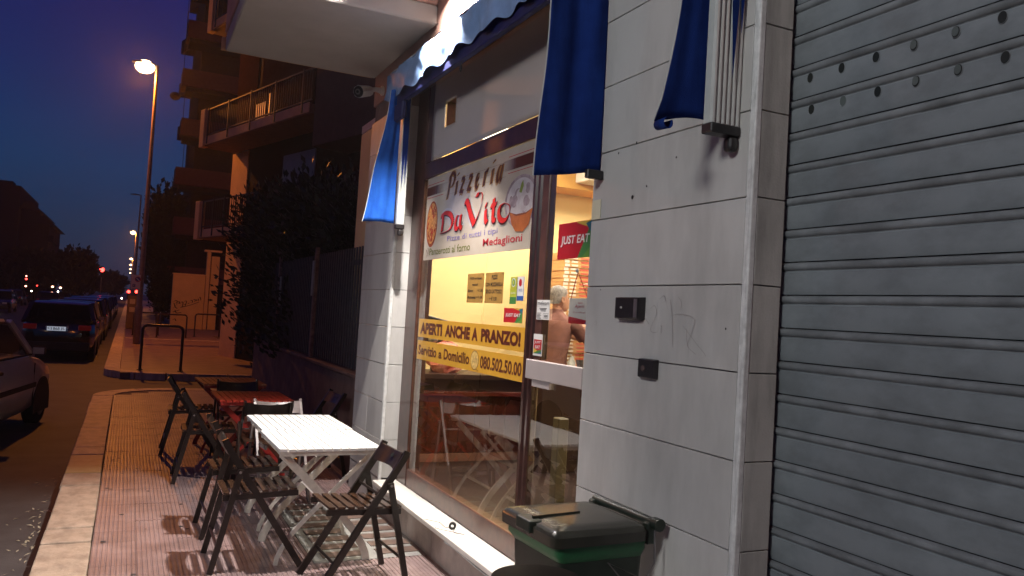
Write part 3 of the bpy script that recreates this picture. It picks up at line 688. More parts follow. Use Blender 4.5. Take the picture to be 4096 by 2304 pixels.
notice('right ochre notice on pizzas with lactose free mozzarella', 4.650, 4.381, 1.671, 1.863,
       (('PIZZE', .095, .180, .150, .026), ('CON MOZZARELLA', .008, .262, .106, .024), ('SENZA LATTOSIO', .012, .250, .062, .024), ('+ \u20ac 1.00', .078, .185, .016, .026)))
# stickers
def sticker(name, lab, y0, y1, z0, z1, base, x=GX - .0035):
    t = thing(name, lab, 'sticker', (0, 0, 0)); MB().box(x, x + .0022, y1, y0, z0, z1).build('sheet', base, t); return t, Plane((x - .0001, y0, z0)), y0 - y1, z1 - z0
lime = mat('lime_vinyl', (.38, .42, .04), .35, var=0); blu = mat('blue_vinyl', (.03, .09, .30), .35, var=0); whi = mat('white_vinyl', (.68, .67, .64), .35, var=0); redv = mat('red_vinyl', (.45, .015, .02), .3, var=0); grn = mat('green_vinyl', (.06, .20, .05), .35, var=0); yv = mat('yellow_corner_vinyl', (.60, .42, .05), .35, var=0); brick = mat('brick_vinyl', (.50, .12, .03), .35, var=0); teal = mat('teal_vinyl', (.02, .14, .20), .35, var=0)
t, p, w, h = sticker('lime_sticker', 'tall lime green award sticker right of the ochre notices', 4.281, 4.194, 1.670, 1.829, lime)
disc(p, w * .5, h * .80, .026, .026, whi, t, d=.0004); disc(p, w * .5, h * .80, .020, .020, grn, t, d=.0007); disc(p, w * .5, h * .80, .013, .013, lime, t, d=.001)
rect(p, 0, w, 0, h * .26, grn, t, d=.0004); text(p, 'Quality', .012, h * .36, w - .024, .014, whi, t, .0006); text(p, '2017', .02, h * .52, w - .04, .016, yv, t, .0006)
t, p, w, h = sticker('pale_blue_sticker', 'pale sticker with a red spot and blue foot beside the lime one', 4.186, 4.098, 1.690, 1.830, whi)
disc(p, w * .45, h * .75, .020, .022, redv, t, d=.0004); rect(p, 0, w, 0, h * .2, blu, t, d=.0004); text(p, 'TASTE', .02, h * .38, w - .04, .016, blu, t, .0006)
for a_ in ((0, .004), (w - .004, w)): rect(p, a_[0], a_[1], 0, h, blu, t, d=.0005)
def delivery_sign(name, lab, y0, y1, z0, z1, x, two=False, edge=False):
    t, p, w, h = sticker(name, lab, y0, y1, z0, z1, whi if edge else redv, x)
    if edge:
        rect(p, .006, w - .006, .012, h - .030, redv, t, d=.0004)
        polyp(p, [(.006, .012), (w - .006, .012), (w - .006, .035), (w * .5, .028)], grn, t, d=.0006); polyp(p, [(w * .45, .012), (w - .006, .012), (w - .006, .022)], blu, t, d=.0008); polyp(p, [(.006, .04), (.006, .012), (w * .5, .028)], yv, t, d=.0007)
        text(p, 'JUST', .014, h * .53, w - .030, h * .15, whi, t, .001, shear=.1, bold=.02); text(p, 'EAT', .024, h * .33, w - .046, h * .15, whi, t, .001, shear=.1, bold=.02)
        return t
    polyp(p, [(w * .60, 0), (w, 0), (w, h * .72), (w * .90, h * .80)], grn, t, d=.0004)
    polyp(p, [(w * .72, 0), (w, 0), (w, h * .35)], mat('leaf_vinyl', (.12, .26, .04), .35, var=0), t, d=.0006)
    polyp(p, [(w * .52, h * .98), (w, h), (w, h * .72), (w * .90, h * .80)], yv, t, d=.0004)
    polyp(p, [(w * .80, h * .92), (w, h), (w, h * .62), (w * .90, h * .74)], teal, t, d=.0006)
    text(p, 'JUST EAT', w * .09, h * .34, w * .83, h * .30, whi, t, .001, shear=.12, bold=.02)
    return t
delivery_sign('delivery_sticker', 'small red JUST EAT sticker directly above the lunch banner', 4.347, 4.097, 1.561, 1.646, GX - .0035)
delivery_sign('delivery_sticker', 'narrow red JUST EAT sticker with white edge on the door stile', 3.929, 3.826, 1.392, 1.510, 2.0270, edge=True)
delivery_sign('delivery_board', 'big red and green JUST EAT board in the door glass', 3.723, 3.372, 1.913, 2.100, GX - .0035)
t, p, w, h = sticker('alarm_sticker', 'white sticker lettered meleam on the door stile', 3.911, 3.765, 1.590, 1.697, whi, 2.0270)
text(p, 'meleam', .008, h * .73, w - .014, .024, ink, t, .0005)
rect(p, .004, w - .004, h * .66, h * .665, ink, t, d=.0004)
for k in range(3): rect(p, .03 + .008 * k, w - .03 - .006 * k, h * .56 - k * .007, h * .59 - k * .007, ink, t, d=.0004)
for k in range(5): rect(p, .006, .055 - (k % 2) * .01, .006 + k * .007, .0085 + k * .007, ink, t, d=.0004)
for a_ in ((.078, .138, .033, .0345), (.078, .0795, .008, .0345), (.078, .138, .008, .0095)): rect(p, *a_, ink, t, d=.0004)
text(p, 'SEDE', .088, .014, .042, .013, ink, t, .0006, bold=.03)
# hanging open sign
t = thing('open_sign', 'white card reading Aperti hung by a red cord in the door', 'sign', (0, 0, 0))
hx = GX + .018; p = Plane((hx, 3.604, 1.580))
MB().box(hx, hx + .003, 3.404, 3.604, 1.580, 1.710).build('card', whi, t)
polyp(p, [(0, 0), (.2, 0), (.2, .018), (0, .036)], redv, t, d=.0004); polyp(p, [(.165, 0), (.2, 0), (.2, .045)], blu, t, d=.0006)
text(p, 'Siamo', .09, .102, .045, .010, pinkred, t, .0005); text(p, 'Aperti', .062, .076, .090, .022, pinkred, t, .0005); text(p, 'Ci si vede qui', .045, .052, .12, .011, pinkred, t, .0005)
MB().tube([(hx, 3.590, 1.705), (hx, 3.530, 1.845)], .0022, 6).tube([(hx, 3.530, 1.845), (hx, 3.418, 1.705)], .0022, 6).build('cord', redv, t)
MB().ball((GX + .012, 3.53, 1.85), .008, .012, .012).build('suction_cup', whi, t, smooth=True)
# ------------------------------------------------------------------ awnings
aw = thing('shop_awning', 'folded blue awning with scalloped valance over the pizzeria window', 'awning', (0, 0, 0))
b = MB(); rs = []; n = 120
for zf in range(7):
    row = []
    for k in range(n + 1):
        y = 3.0 + (6.20 - 3.0) * k / n; ph = (y - .05) * 2 * PI / .268
        low = 3.245 + .016 * math.cos(ph) ** 1 + .006 * math.sin(y * 3)
        z = low + (3.455 - low) * zf / 6
        x = 1.745 + .014 * math.sin(ph * .5 + 1) * (1 - zf / 6) + .007 * math.sin(y * 13 + zf * .8) + .004 * math.sin(y * 31 - zf * 1.3)
        row.append((x, y, z))
    rs.append(row)
b.rings(rs, cap=False, closed=False); b.build('valance', M['valance'], aw, smooth=True)
b = MB(); rs = []
for j in range(6):
    t_ = j / 5
    rs.append([(1.747 + (1.884 - 1.747) * t_, 3.0 + 3.2 * k / 40, 3.456 + .13 * t_ + .010 * math.sin(k * 1.3 + j)) for k in range(41)])
b.rings(rs, cap=False, closed=False); b.build('top_cloth', mat('lit_top_cloth', (.62, .66, .72), .6, var=.1), aw, smooth=True)  # blue cloth coloured near white as if blown out by the lamp
MB().box(1.775, 1.80, 3.0, 6.02, 3.185, 3.44).build('inner_flap', M['blue_dk'], aw, bevel=.006)
MB().box(1.802, 1.86, 3.05, 6.0, 3.22, 3.30).build('front_bar', M['blue_dk'], aw, bevel=.01)
MB().tube([(1.79, 4.69, 3.19), (1.79, 4.69, 3.165), (1.79, 4.675, 3.14), (1.79, 4.69, 3.12), (1.79, 4.705, 3.14), (1.79, 4.69, 3.165)], .0045, 6).build('hook_ring', M['black_plastic'], aw)
def cheek(par, yc, xi, xot, xob, zt, zbi, zbo, m, fold=.02, seed=1, bulge=.0, curl=0., ns=24, name='side_cheek'):
    """cloth cheek standing out from the wall: u runs from the wall outwards"""
    b = MB(); rs = []; nz = 30; r2 = random.Random(seed); ph = r2.random() * 6; ph2 = r2.random() * 6
    for j in range(nz + 1):
        t_ = j / nz; row = []; xo = xot + (xob - xot) * (t_ ** 1.15) + .006 * math.sin(t_ * 9 + ph)
        for k in range(ns + 1):
            u = k / ns; x = xi + (xo - xi) * u; zb = zbi + (zbo - zbi) * u + .012 * math.sin(u * PI + ph2) * (1 if curl else .6)
            z = zt + (zb - zt) * t_
            y = yc + bulge * u + fold * (math.sin(u * 8 + ph + t_ * 1.7) * .6 + math.sin(u * 15 + ph2 - t_ * 2.4) * .3) * (.35 + .65 * (1 - t_)) + curl * max(0, t_ - .93) * 6 * u
            row.append((x, y, z))
        rs.append(row)
    b.rings(rs, cap=False, closed=False); o = b.build(name, m, par, smooth=True)
    md = o.modifiers.new('solid', 'SOLIDIFY'); md.thickness = .003
    # white tube imitating the lamplit highlight along the outer edge
    MB().tube([(r[-1][0], r[-1][1], r[-1][2]) for r in rs], .0035, 6).build('edge_highlight', M['white_rib'], par, smooth=True)
    return o
def guide(par, x0, x1, y, zb0, zt, nr=5):
    """bundle of white vertical profiles, their faces towards the passer-by"""
    MB().box(x0, x1, y + .008, y + .045, zb0, zt).build('guide_channel', M['white_rib'], par, bevel=.002)
    w = (x1 - x0) / nr
    for k in range(nr): MB().tube([(x0 + w * (k + .5), y + .007, zb0 + .002), (x0 + w * (k + .5), y + .007, zt)], w * .40, 8).build('guide_rib', M['white_rib'], par, smooth=True)
    MB().box(x0 - .004, x1, y - .006, y + .05, zb0 - .034, zb0).build('end_cap', M['black_plastic'], par, bevel=.004)
    MB().box(x1 - .045, x1 - .002, y - .004, y + .04, zb0 - .088, zb0 - .034).build('end_hook', M['black_plastic'], par, bevel=.016, seg=3)
def wedge(par, x0, x1, y, zt, m, spikes=3, zlow=2.6, seed=3):
    b = MB(); r2 = random.Random(seed); w = (x1 - x0) / spikes
    for k in range(spikes):
        a = x0 + w * k; zb = zlow + r2.uniform(-.1, .12)
        b.quad((a, y, zt), (a + w, y, zt), (a + w, y, zb + .26), (a + w * .55, y, zb), (a, y, zb + .26))
    o = b.build('cloth_fold', m, par); md = o.modifiers.new('solid', 'SOLIDIFY'); md.thickness = .002
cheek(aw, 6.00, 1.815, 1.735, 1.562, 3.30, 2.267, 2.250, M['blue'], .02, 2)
guide(aw, 1.822, 1.884, 5.945, 2.255, 3.30, 4)
wedge(aw, 1.825, 1.870, 5.934, 3.30, M['blue_shaded'], 2, 2.50, 5)
MB().box(1.76, 1.80, 5.80, 6.02, 3.05, 3.18).build('cloth_gather', M['blue_dk'], aw, bevel=.01)
cheek(aw, 3.10, 1.884, 1.610, 1.575, 3.46, 2.272, 2.232, M['blue_shaded'], .035, 9, bulge=.04)
MB().box(1.80, 1.884, 3.06, 3.09, 2.235, 2.275).build('end_cap', M['black_plastic'], aw, bevel=.004)
aw2 = thing('shutter_awning', 'end of the folded blue awning and white guide beside the shutter', 'awning', (0, 0, 0))
cheek(aw2, 2.235, 1.775, 1.735, 1.578, 3.40, 2.318, 2.300, M['blue_shaded'], .006, 4, curl=.05)
b = MB(); rs = []
for k in range(11):
    a = PI * .5 + 1.7 * PI * k / 10; rs.append([(1.596 + .020 * math.cos(a), 2.20, 2.282 + .020 * math.sin(a)), (1.596 + .018 * math.cos(a), 2.26, 2.284 + .018 * math.sin(a))])
b.rings(rs, cap=False, closed=False); o = b.build('curled_hem', M['blue_shaded'], aw2, smooth=True); md = o.modifiers.new('solid', 'SOLIDIFY'); md.thickness = .0025
guide(aw2, 1.757, 1.884, 2.175, 2.305, 3.4, 6)
wedge(aw2, 1.815, 1.874, 2.166, 3.4, M['blue_shaded'], 2, 2.52, 8)
# ------------------------------------------------------------------ lamp over the shop
def flood(label, x, y, z, power, cut, rx=-14):
    fl = thing('shop_floodlight', label, 'floodlight', (x, y, z))
    MB().box(-.12, .12, .13, .145, -.182 if cut else -.03, .06).build('shade_plate', M['white_rib'], fl); MB().box(-.12, .12, -.145, .128, .045, .06).build('housing', M['white_rib'], fl)
    MB().tube([(0, 0, .06), (.0, 0, .14), (1.885 - x, 0, .14)], .014, 8).build('arm', M['steel'], fl)
    ld = bpy.data.lights.new('floodlight_source', 'AREA'); ld.shape = 'RECTANGLE'; ld.size = .10; ld.size_y = .06; ld.energy = power; ld.color = (1.0, .91, .86)
    lo = bpy.data.objects.new('light_source', ld); C.objects.link(lo); lo.parent = fl; lo.location = (0, 0, -.005); lo.rotation_euler = (math.radians(rx), math.radians(8), 0)
    MB().box(-.12, .12, -.145, -.135, -.200, .044).box(-.12, -.11, -.134, .129, -.03, .044).box(.11, .12, -.134, .129, -.03, .044).build('skirt', M['white_rib'], fl)
    MB().box(-.055, .055, -.035, .035, .0, .012).build('lens', emis('flood_lens', (1, .95, .92), 6), fl)
flood('white floodlight on an arm above the pizzeria awning', 1.55, 5.0, 3.92, 370, True)
camw = mat('camera_white', (.78, .78, .76), .4, var=.03)
# ------------------------------------------------------------------ security camera
cc = thing('security_camera', 'white bullet security camera on a bracket at the building corner', 'camera', (1.885, 6.80, 3.50))
MB().tube([(0, 0, 0), (-.018, 0, -.002)], .042, 14).build('mount', camw, cc, smooth=True)
MB().tube([(-.018, 0, -.002), (-.07, -.02, -.005), (-.15, -.06, -.035)], [.030, .020, .020], 10).build('arm', camw, cc, smooth=True)
d0 = Vector((-.165, -.06, -.045)); dd = Vector((-.72, -.62, -.30)).normalized()
MB().tube([d0 - dd * .05, d0 + dd * .12], [.044, .054], 8).build('camera_body', camw, cc)
MB().tube([d0 + dd * .118, d0 + dd * .128], [.050, .044], 14).build('bezel', M['black_plastic'], cc, smooth=True)
MB().tube([d0 + dd * .126, d0 + dd * .132], .024, 14).build('lens_ring', M['steel'], cc, smooth=True)
MB().tube([d0 + dd * .131, d0 + dd * .136], .013, 12).build('lens', M['hole'], cc, smooth=True)
# ------------------------------------------------------------------ tables and chairs
M['white_paint'] = mat('white_table_paint', (.80, .80, .78), .35, var=.04, vscale=20)
M['leg_paint'] = mat('cream_leg_paint', (.56, .52, .47), .4, var=.12, vscale=20)
M['red_paint'] = mat('red_table_stain', (.46, .045, .026), .3, var=.3, vscale=12)
M['red_leg'] = mat('red_leg_stain', (.30, .02, .015), .4, var=.2)
M['rust_paint'] = mat('orange_brown_table_stain', (.38, .13, .05), .3, var=.25, vscale=12)
M['chair'] = mat('black_brown_chair_stain', (.013, .008, .006), .30, var=.35, vscale=25, spec=.6)
M['chair_slat'] = mat('brown_chair_slat', (.045, .022, .012), .22, var=.4, vscale=18, spec=.7)
def table_parts(mt, ml):
    hw, hl = .32, .377; ns = 12; w = 2 * hw / ns; P = []
    for k in range(ns):
        b = MB().box(-hw + k * w + .0042, -hw + (k + 1) * w - .0042, -hl + (.012 if k in (0, ns - 1) else 0), hl - (.012 if k in (0, ns - 1) else 0), .704, .72)
        P.append(('slat', b.mesh('slat', mt)))
    for y in (-hl + .035, hl - .035): P.append(('batten', MB().box(-hw + .01, hw - .01, y - .018, y + .018, .676, .7035).mesh('batten', ml)))
    for s, y, w_, t_ in ((1, -.285, .020, .046), (-1, -.262, .020, .024), (1, .285, .020, .024), (-1, .262, .020, .046)):
        pts = [(-.285 * s, y, .676), (-.10 * s, y, .49), (.12 * s, y, .265), (.19 * s, y, .185), (.245 * s, y, .10), (.272 * s, y, .04), (.278 * s, y, 0)]
        b = MB().path(pts, w_, t_, (0, 1, 0)); P.append(('leg', b.mesh('leg', ml)))
    for x, z in ((-.02, .385), (.17, .215)): P.append(('stretcher', MB().path([(x, -.252, z), (x, .252, z)], .032, .016, (1, 0, .9)).mesh('stretcher', ml)))
    P.append(('brace', MB().path([(.10, .0, .68), (-.12, .0, .50)], .02, .03, (0, 1, 0)).mesh('brace', ml)))
    b = MB()
    for y in (-.298, .298): b.tube([(-.0, y - .004, .388), (-.0, y + .004, .388)], .009, 8)
    P.append(('bolt', b.mesh('bolt', M['steel'])))
    return P
def table(label, mt, ml, x, y, rz=0., grp='folding tables outside the pizzeria'):
    t = thing('folding_table', label, 'table', (x, y, 0), rz, grp)
    for n, me in table_parts(mt, ml): share(n, me, t)
    return t
table('white slatted folding table nearest the camera, against its white twin', M['white_paint'], M['leg_paint'], 1.192, 5.293, .01)
table('second white slatted folding table, between its twin and the red one', M['white_paint'], M['leg_paint'], 1.20, 6.065, .012)
table('red slatted folding table behind the white ones', M['red_paint'], M['red_leg'], 1.085, 7.72, .02)
table('farthest reddish brown folding table near the crossing kerb', M['rust_paint'], M['red_leg'], 1.05, 9.12, .05)
def chair_parts(c, cs):
    P = []; ww = .19
    for s in (-1, 1):
        x = s * ww
        b = MB().path([(x, -.225, .775), (x, -.213, .745), (x, .262, .0)], .020, .038, (1, 0, 0)); P.append(('front_leg', b.mesh('front_leg', c)))
        x2 = s * (ww - .024)
        b = MB().path([(s * (ww + .022), -.125, .60), (s * (ww + .022), -.262, .0)], .018, .034, (1, 0, 0)); P.append(('rear_leg', b.mesh('rear_leg', c)))
        P.append(('seat_rail', MB().path([(x2, -.215, .425), (x2, .225, .443)], .018, .032, (1, 0, 0)).mesh('seat_rail', c)))
        P.append(('hinge_bolt', MB().tube([(s * (ww + .034), -.130, .585), (s * (ww + .014), -.130, .585)], .008, 8).mesh('hinge_bolt', M['steel'])))
    for k in range(8):
        y = -.195 + k * .056; z = .4445 + k * .0023
        P.append(('slat', MB().hexa([(-ww + .012, y - .018, z), (ww - .012, y - .018, z), (ww - .012, y + .018, z + .0015), (-ww + .012, y + .018, z + .0015), (-ww + .012, y - .018, z + .013), (ww - .012, y - .018, z + .013), (ww - .012, y + .018, z + .0145), (-ww + .012, y + .018, z + .0145)]).mesh('slat', cs)))
    # curved back board with a finger hole
    b = MB(); n = 14; rs = []
    for k in range(n + 1):
        u = -1 + 2 * k / n; x = u * (ww - .011); dy = -.035 * (1 - u * u); top = .765 - .018 * (1 - u * u); bot = .665
        y0 = -.205 + dy; y1 = -.152 + dy * 1.0
        rs.append([(x, y1 - .006, bot), (x, y1 + .007, bot), (x, y0 + .007, top), (x, y0 - .006, top)])
    b.rings(rs); P.append(('backrest', b.mesh('backrest', c, True)))
    b = MB(); q = 12
    for sgn in (1, -1): b.quad(*[(.020 * math.cos(2 * PI * i / q), -.2165 + sgn * .0115 + (-.36 + (.745 - .715)) * 0 - .006 * math.sin(2 * PI * i / q), .722 + .013 * math.sin(2 * PI * i / q)) for i in range(q)])
    P.append(('finger_hole', b.mesh('finger_hole', M['hole'])))
    for y, z, w_ in ((-.232, .155, ww + .02), (.165, .155, ww)): P.append(('stretcher', MB().tube([(-w_, y, z), (w_, y, z)], .009, 8).mesh('stretcher', c)))
    P.append(('stretcher', MB().tube([(-ww, -.075, .53), (ww, -.075, .53)], .008, 8).mesh('stretcher', c)))
    return P
CH = chair_parts(M['chair'], M['chair_slat'])
pale = mat('chair_stain_painted_lit', (.20, .165, .155), .35, var=.2, vscale=20)  # lighter copy of the chair stain, floodlight on it put into the colour
c0 = None
for (x, y, rz, lab) in (
    (.795, 5.165, -PI / 2, 'black folding chair at the street side of the nearest white table'),
    (.80, 5.90, -PI / 2 + .02, 'black folding chair at the street side of the second white table'),
    (.715, 7.60, -PI / 2 - .03, 'black folding chair at the street side of the red table'),
    (.66, 8.92, -PI / 2 - .04, 'black folding chair at the street side of the farthest table'),
    (1.292, 4.655, PI / 2 + .06, 'black folding chair nearest the camera, in front of the marble step'),
    (1.215, 6.78, PI + .06, 'pale backed folding chair at the far end of the white tables, facing the camera'),
    (1.10, 7.05, .0 + .03, 'black folding chair with its back to the white tables, facing the red table'),
    (1.07, 8.42, PI, 'black folding chair between the red and the farthest table'),
    (1.66, 7.66, PI / 2 + .12, 'black folding chair by the low fence wall, right of the red table')):
    if c0 is None:
        c0 = thing('folding_chair', lab, 'chair', (x, y, 0), rz, 'folding chairs round the tables')
        for n, me in CH: share(n, me, c0)
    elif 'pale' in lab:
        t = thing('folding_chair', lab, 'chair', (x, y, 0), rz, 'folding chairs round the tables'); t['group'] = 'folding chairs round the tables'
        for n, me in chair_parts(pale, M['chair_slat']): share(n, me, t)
    else: copy_tree(c0, (x, y, 0), rz, lab)
# ------------------------------------------------------------------ wheelie bin
bn = thing('wheelie_bin', 'dark green wheelie bin with domed lid standing against the marble pier', 'bin', (1.60, 2.665, 0), .04)
gd = mat('dark_green_plastic', (.016, .026, .018), .42, var=.2, vscale=20, bump=.1, bscale=200); gl_ = mat('green_plastic_rim', (.020, .13, .050), .4, var=.15); ld_ = mat('olive_lid_plastic', (.032, .033, .024), .25, var=.15, vscale=6, bump=.08, bscale=60)
def rr(x0, x1, y0, y1, z, r, n=4):
    o = []
    for cx, cy, a0 in ((x1 - r, y1 - r, 0), (x0 + r, y1 - r, PI / 2), (x0 + r, y0 + r, PI), (x1 - r, y0 + r, 1.5 * PI)):
        for k in range(n + 1): a = a0 + PI / 2 * k / n; o.append((cx + r * math.cos(a), cy + r * math.sin(a), z))
    return o
b = MB().rings([rr(-.135, .15, -.145, .145, .03, .03), rr(-.150, .175, -.165, .165, .30, .03), rr(-.172, .195, -.183, .183, .735, .03)]); b.build('bin_body', gd, bn, smooth=True)
b = MB().rings([rr(-.172, .195, -.183, .183, .736, .03), rr(-.195, .20, -.197, .197, .765, .03), rr(-.195, .20, -.197, .197, .80, .03)]); b.build('rim', gl_, bn, smooth=True)
b = MB().rings([rr(-.218, .195, -.212, .212, .798, .035), rr(-.220, .197, -.214, .214, .835, .035), rr(-.205, .19, -.200, .200, .850, .03), rr(-.185, .18, -.18, .18, .853, .03), rr(-.175, .175, -.17, .17, .858, .03), rr(-.12, .16, -.13, .13, .861, .05), rr(-.02, .10, -.03, .03, .862, .02)]); b.build('lid', ld_, bn, smooth=True)
MB().box(-.232, -.170, -.055, .055, .812, .858).build('lid_grip', gd, bn, bevel=.008, seg=2)
MB().prism([(-.20, -.022), (.02, .0), (.02, .006), (-.20, -.012)], .857, .868, 'z').build('lid_ridge', ld_, bn)
MB().tube([(.222, -.20, .858), (.222, .20, .858)], .0165, 12).build('handle_bar', gd, bn, smooth=True)
for s in (-1, 1): MB().box(.19, .235, s * .185 - .018, s * .185 + .018, .78, .862).build('handle_bracket', gd, bn, bevel=.006)
MB().tube([(.222, -.235, .858), (.222, -.20, .858)], .024, 12).build('handle_knob', gd, bn, smooth=True)
for s in (-1, 1): MB().tube([(.165, s * .17, .055), (.165, s * .145, .055)], .055, 16).build('wheel', M['black_plastic'], bn, smooth=True)
MB().tube([(.21, -.218, .86), (.21, -.226, .72), (.17, -.222, .66), (.02, -.20, .73), (.16, -.215, .58), (.19, -.22, .42), (.20, -.222, .15)], .0035, 6).build('wire', M['steel'], bn, smooth=True)
# round black pot just below the bin
pot = thing('black_tub', 'round black tub top in front of the wheelie bin at the picture edge', 'tub', (1.22, 2.24, 0))
b = MB(); n = 32; rs = [[(r * math.cos(2 * PI * q / n), r * math.sin(2 * PI * q / n), z) for q in range(n)] for r, z in ((.10, 0), (.12, .45), (.14, .75), (.148, .765), (.148, .78), (.130, .783), (.08, .786), (.01, .787))]
b.rings(rs); b.build('tub_body', mat('matt_black', (.005, .005, .005), .7, var=0, spec=.2), pot, smooth=True)
# tape roll on the tread
tr = thing('tape_roll', 'small black tape roll standing on the marble step with loose wire', 'tape roll', (1.93, 4.70, .24))
b = MB(); rs = []
for k in range(25):
    a = 2 * PI * k / 24; c, s_ = math.cos(a), math.sin(a); rs.append([(x, c * r, .023 + s_ * r) for x, r in ((-.011, .010), (-.011, .023), (.011, .023), (.011, .010))])
b.rings(rs, cap=False); b.build('roll', M['black_plastic'], tr, smooth=True).rotation_euler = (0, 0, math.radians(62))
b = MB().tube([(0, .02, .004), (-.03, .05, .004), (-.02, .16, .004), (-.09, .27, .003)], .0022, 5).tube([(0, -.01, .003), (-.02, -.08, .003), (.03, -.13, .003), (-.08, .02, .003), (-.092, .06, .003)], .0022, 5)
b.tube([(-.097, .30, -.005), (-.058, .30, -.06), (-.05, .20, -.06), (-.055, .10, -.05)], .004, 5); b.build('wire', M['rail'], tr)
wr = thing('wall_wire', 'white cable clipped along the step edge below the tread', 'cable', (0, 0, 0))
MB().tube([(1.84, 4.60, .198), (1.878, 4.56, .175), (1.880, 4.2, .165), (1.880, 3.2, .16)], .004, 6).build('cable', M['bead'], wr)
# ------------------------------------------------------------------ people inside
def skin_body(name, joints, edges, radii, m, parent=None, sub=2):
    me = bpy.data.meshes.new(name); me.from_pydata(joints, edges, []); me.update(); me.materials.append(m)
    o = bpy.data.objects.new(name, me); C.objects.link(o)
    if parent: o.parent = parent
    md = o.modifiers.new('skin', 'SKIN'); md.use_smooth_shade = True; md.branch_smoothing = .3
    for k, r in enumerate(radii):
        sv = me.skin_vertices[0].data[k]; sv.radius = r if isinstance(r, tuple) else (r, r); sv.use_root = (k == 0)
    s = o.modifiers.new('sub', 'SUBSURF'); s.levels = sub; s.render_levels = sub
    return o
skin = mat('skin', (.52, .27, .17), .5, var=.08, vscale=20); hair = mat('grey_hair', (.15, .13, .12), .65, var=.4, vscale=45, bump=1, bscale=180, col2=(.42, .39, .36))
salmon = mat('salmon_polo', (.27, .12, .095), .85, var=.2, vscale=10, bump=1.0, bscale=22); trou = mat('brown_trousers', (.10, .05, .03), .8, var=.2)
dkc = mat('black_cloth', (.014, .012, .012), .8, var=.3); wcl = mat('white_cap_cloth', (.72, .70, .64), .8, var=.05)
def head(par, c, yaw, hm, cap=False, glasses=False, r=1.0):
    c = Vector(c); R_ = Matrix.Rotation(yaw, 3, 'Z')
    def T(p): return tuple(c + R_ @ (Vector(p) * r))
    b = MB(); rs = []
    # face looks along local +x ; profile rings from chin to crown
    prof = [(-.118, .020, .030, .035), (-.105, .050, .045, .030), (-.08, .068, .058, .020), (-.045, .080, .068, .010), (-.01, .086, .073, .002), (.03, .088, .075, -.004), (.06, .084, .072, -.006), (.09, .066, .058, -.008), (.108, .035, .032, -.01), (.114, .008, .008, -.01)]
    for z, rx, ry, ox in prof:
        ring = []
        for q in range(20):
            a = 2 * PI * q / 20; x = ox + rx * math.cos(a); y = ry * math.sin(a)
            f = max(0, math.cos(a)) ** 8
            if -.05 < z < .0: x += .016 * f * (1.3 if z < -.02 else .8)
            if -.09 < z < -.06: x += .006 * f
            if 0 < z < .045: x -= .007 * max(0, math.cos(a)) ** 3 * (abs(math.sin(a)) * 3 if abs(math.sin(a)) < .5 else .5)
            ring.append(T((x, y, z)))
        rs.append(ring)
    b.rings(rs)
    # neck
    b.rings([[T((-.012 + .050 * math.cos(2 * PI * q / 14), .052 * math.sin(2 * PI * q / 14), z)) for q in range(14)] for z in (-.20, -.06)])
    o = b.build('head', skin, par, smooth=True)
    for s in (-1, 1):
        e = MB(); e.rings([[T((-.005 + rr_ * .018 * math.cos(2 * PI * q / 10), s * (.073 + dz), -.012 + rr_ * .032 * math.sin(2 * PI * q / 10))) for q in range(10)] for rr_, dz in ((.6, 0), (1, .010), (.8, .016), (.3, .012))]); e.build('ear', skin, par, smooth=True)
        e = MB(); e.ball(T((.074, s * .030, .008)), .010, .012, .008); e.build('eye', dkc, par, smooth=True)
    MB().ball(T((.080, 0, -.062)), .008, .022, .006).build('mouth', mat('lips', (.35, .10, .08), .5, var=0), par, smooth=True)
    b = MB(); rs = []
    for z, rx, ry, ox in [(-.05, .045, .062, -.048), (-.02, .062, .078, -.030), (.02, .080, .083, -.018), (.055, .086, .082, -.012), (.09, .076, .070, -.012), (.112, .048, .045, -.014), (.122, .010, .010, -.015)]:
        rs.append([T((ox + rx * math.cos(2 * PI * q / 18) + rnd.uniform(-.003, .003), ry * math.sin(2 * PI * q / 18) + rnd.uniform(-.003, .003), z)) for q in range(18)])
    b.rings(rs)
    b.build('hair' if not cap else 'cap', hm, par, smooth=True)
    if cap:
        MB().prism([(.03, -.07), (.13, -.055), (.15, 0), (.13, .055), (.03, .07)], .045, .055, 'z')
        bb_ = MB(); bb_.quad(*[T(p) for p in ((.04, -.075, .058), (.12, -.06, .048), (.145, 0, .046), (.12, .06, .048), (.04, .075, .058))]); o2 = bb_.build('cap_peak', hm, par); mdd = o2.modifiers.new('s', 'SOLIDIFY'); mdd.thickness = .006
    if glasses:
        g = MB()
        for s in (-1, 1):
            ring = [T((.092, s * .032 + .024 * math.cos(2 * PI * q / 12), .006 + .016 * math.sin(2 * PI * q / 12))) for q in range(13)]; g.tube(ring, .003 * r, 5, cap=False)
            g.tube([T((.088, s * .056, .012)), T((.0, s * .078, .012))], .003, 5)
        g.tube([T((.094, -.008, .010)), T((.094, .008, .010))], .003, 5); g.build('glasses', dkc, par)
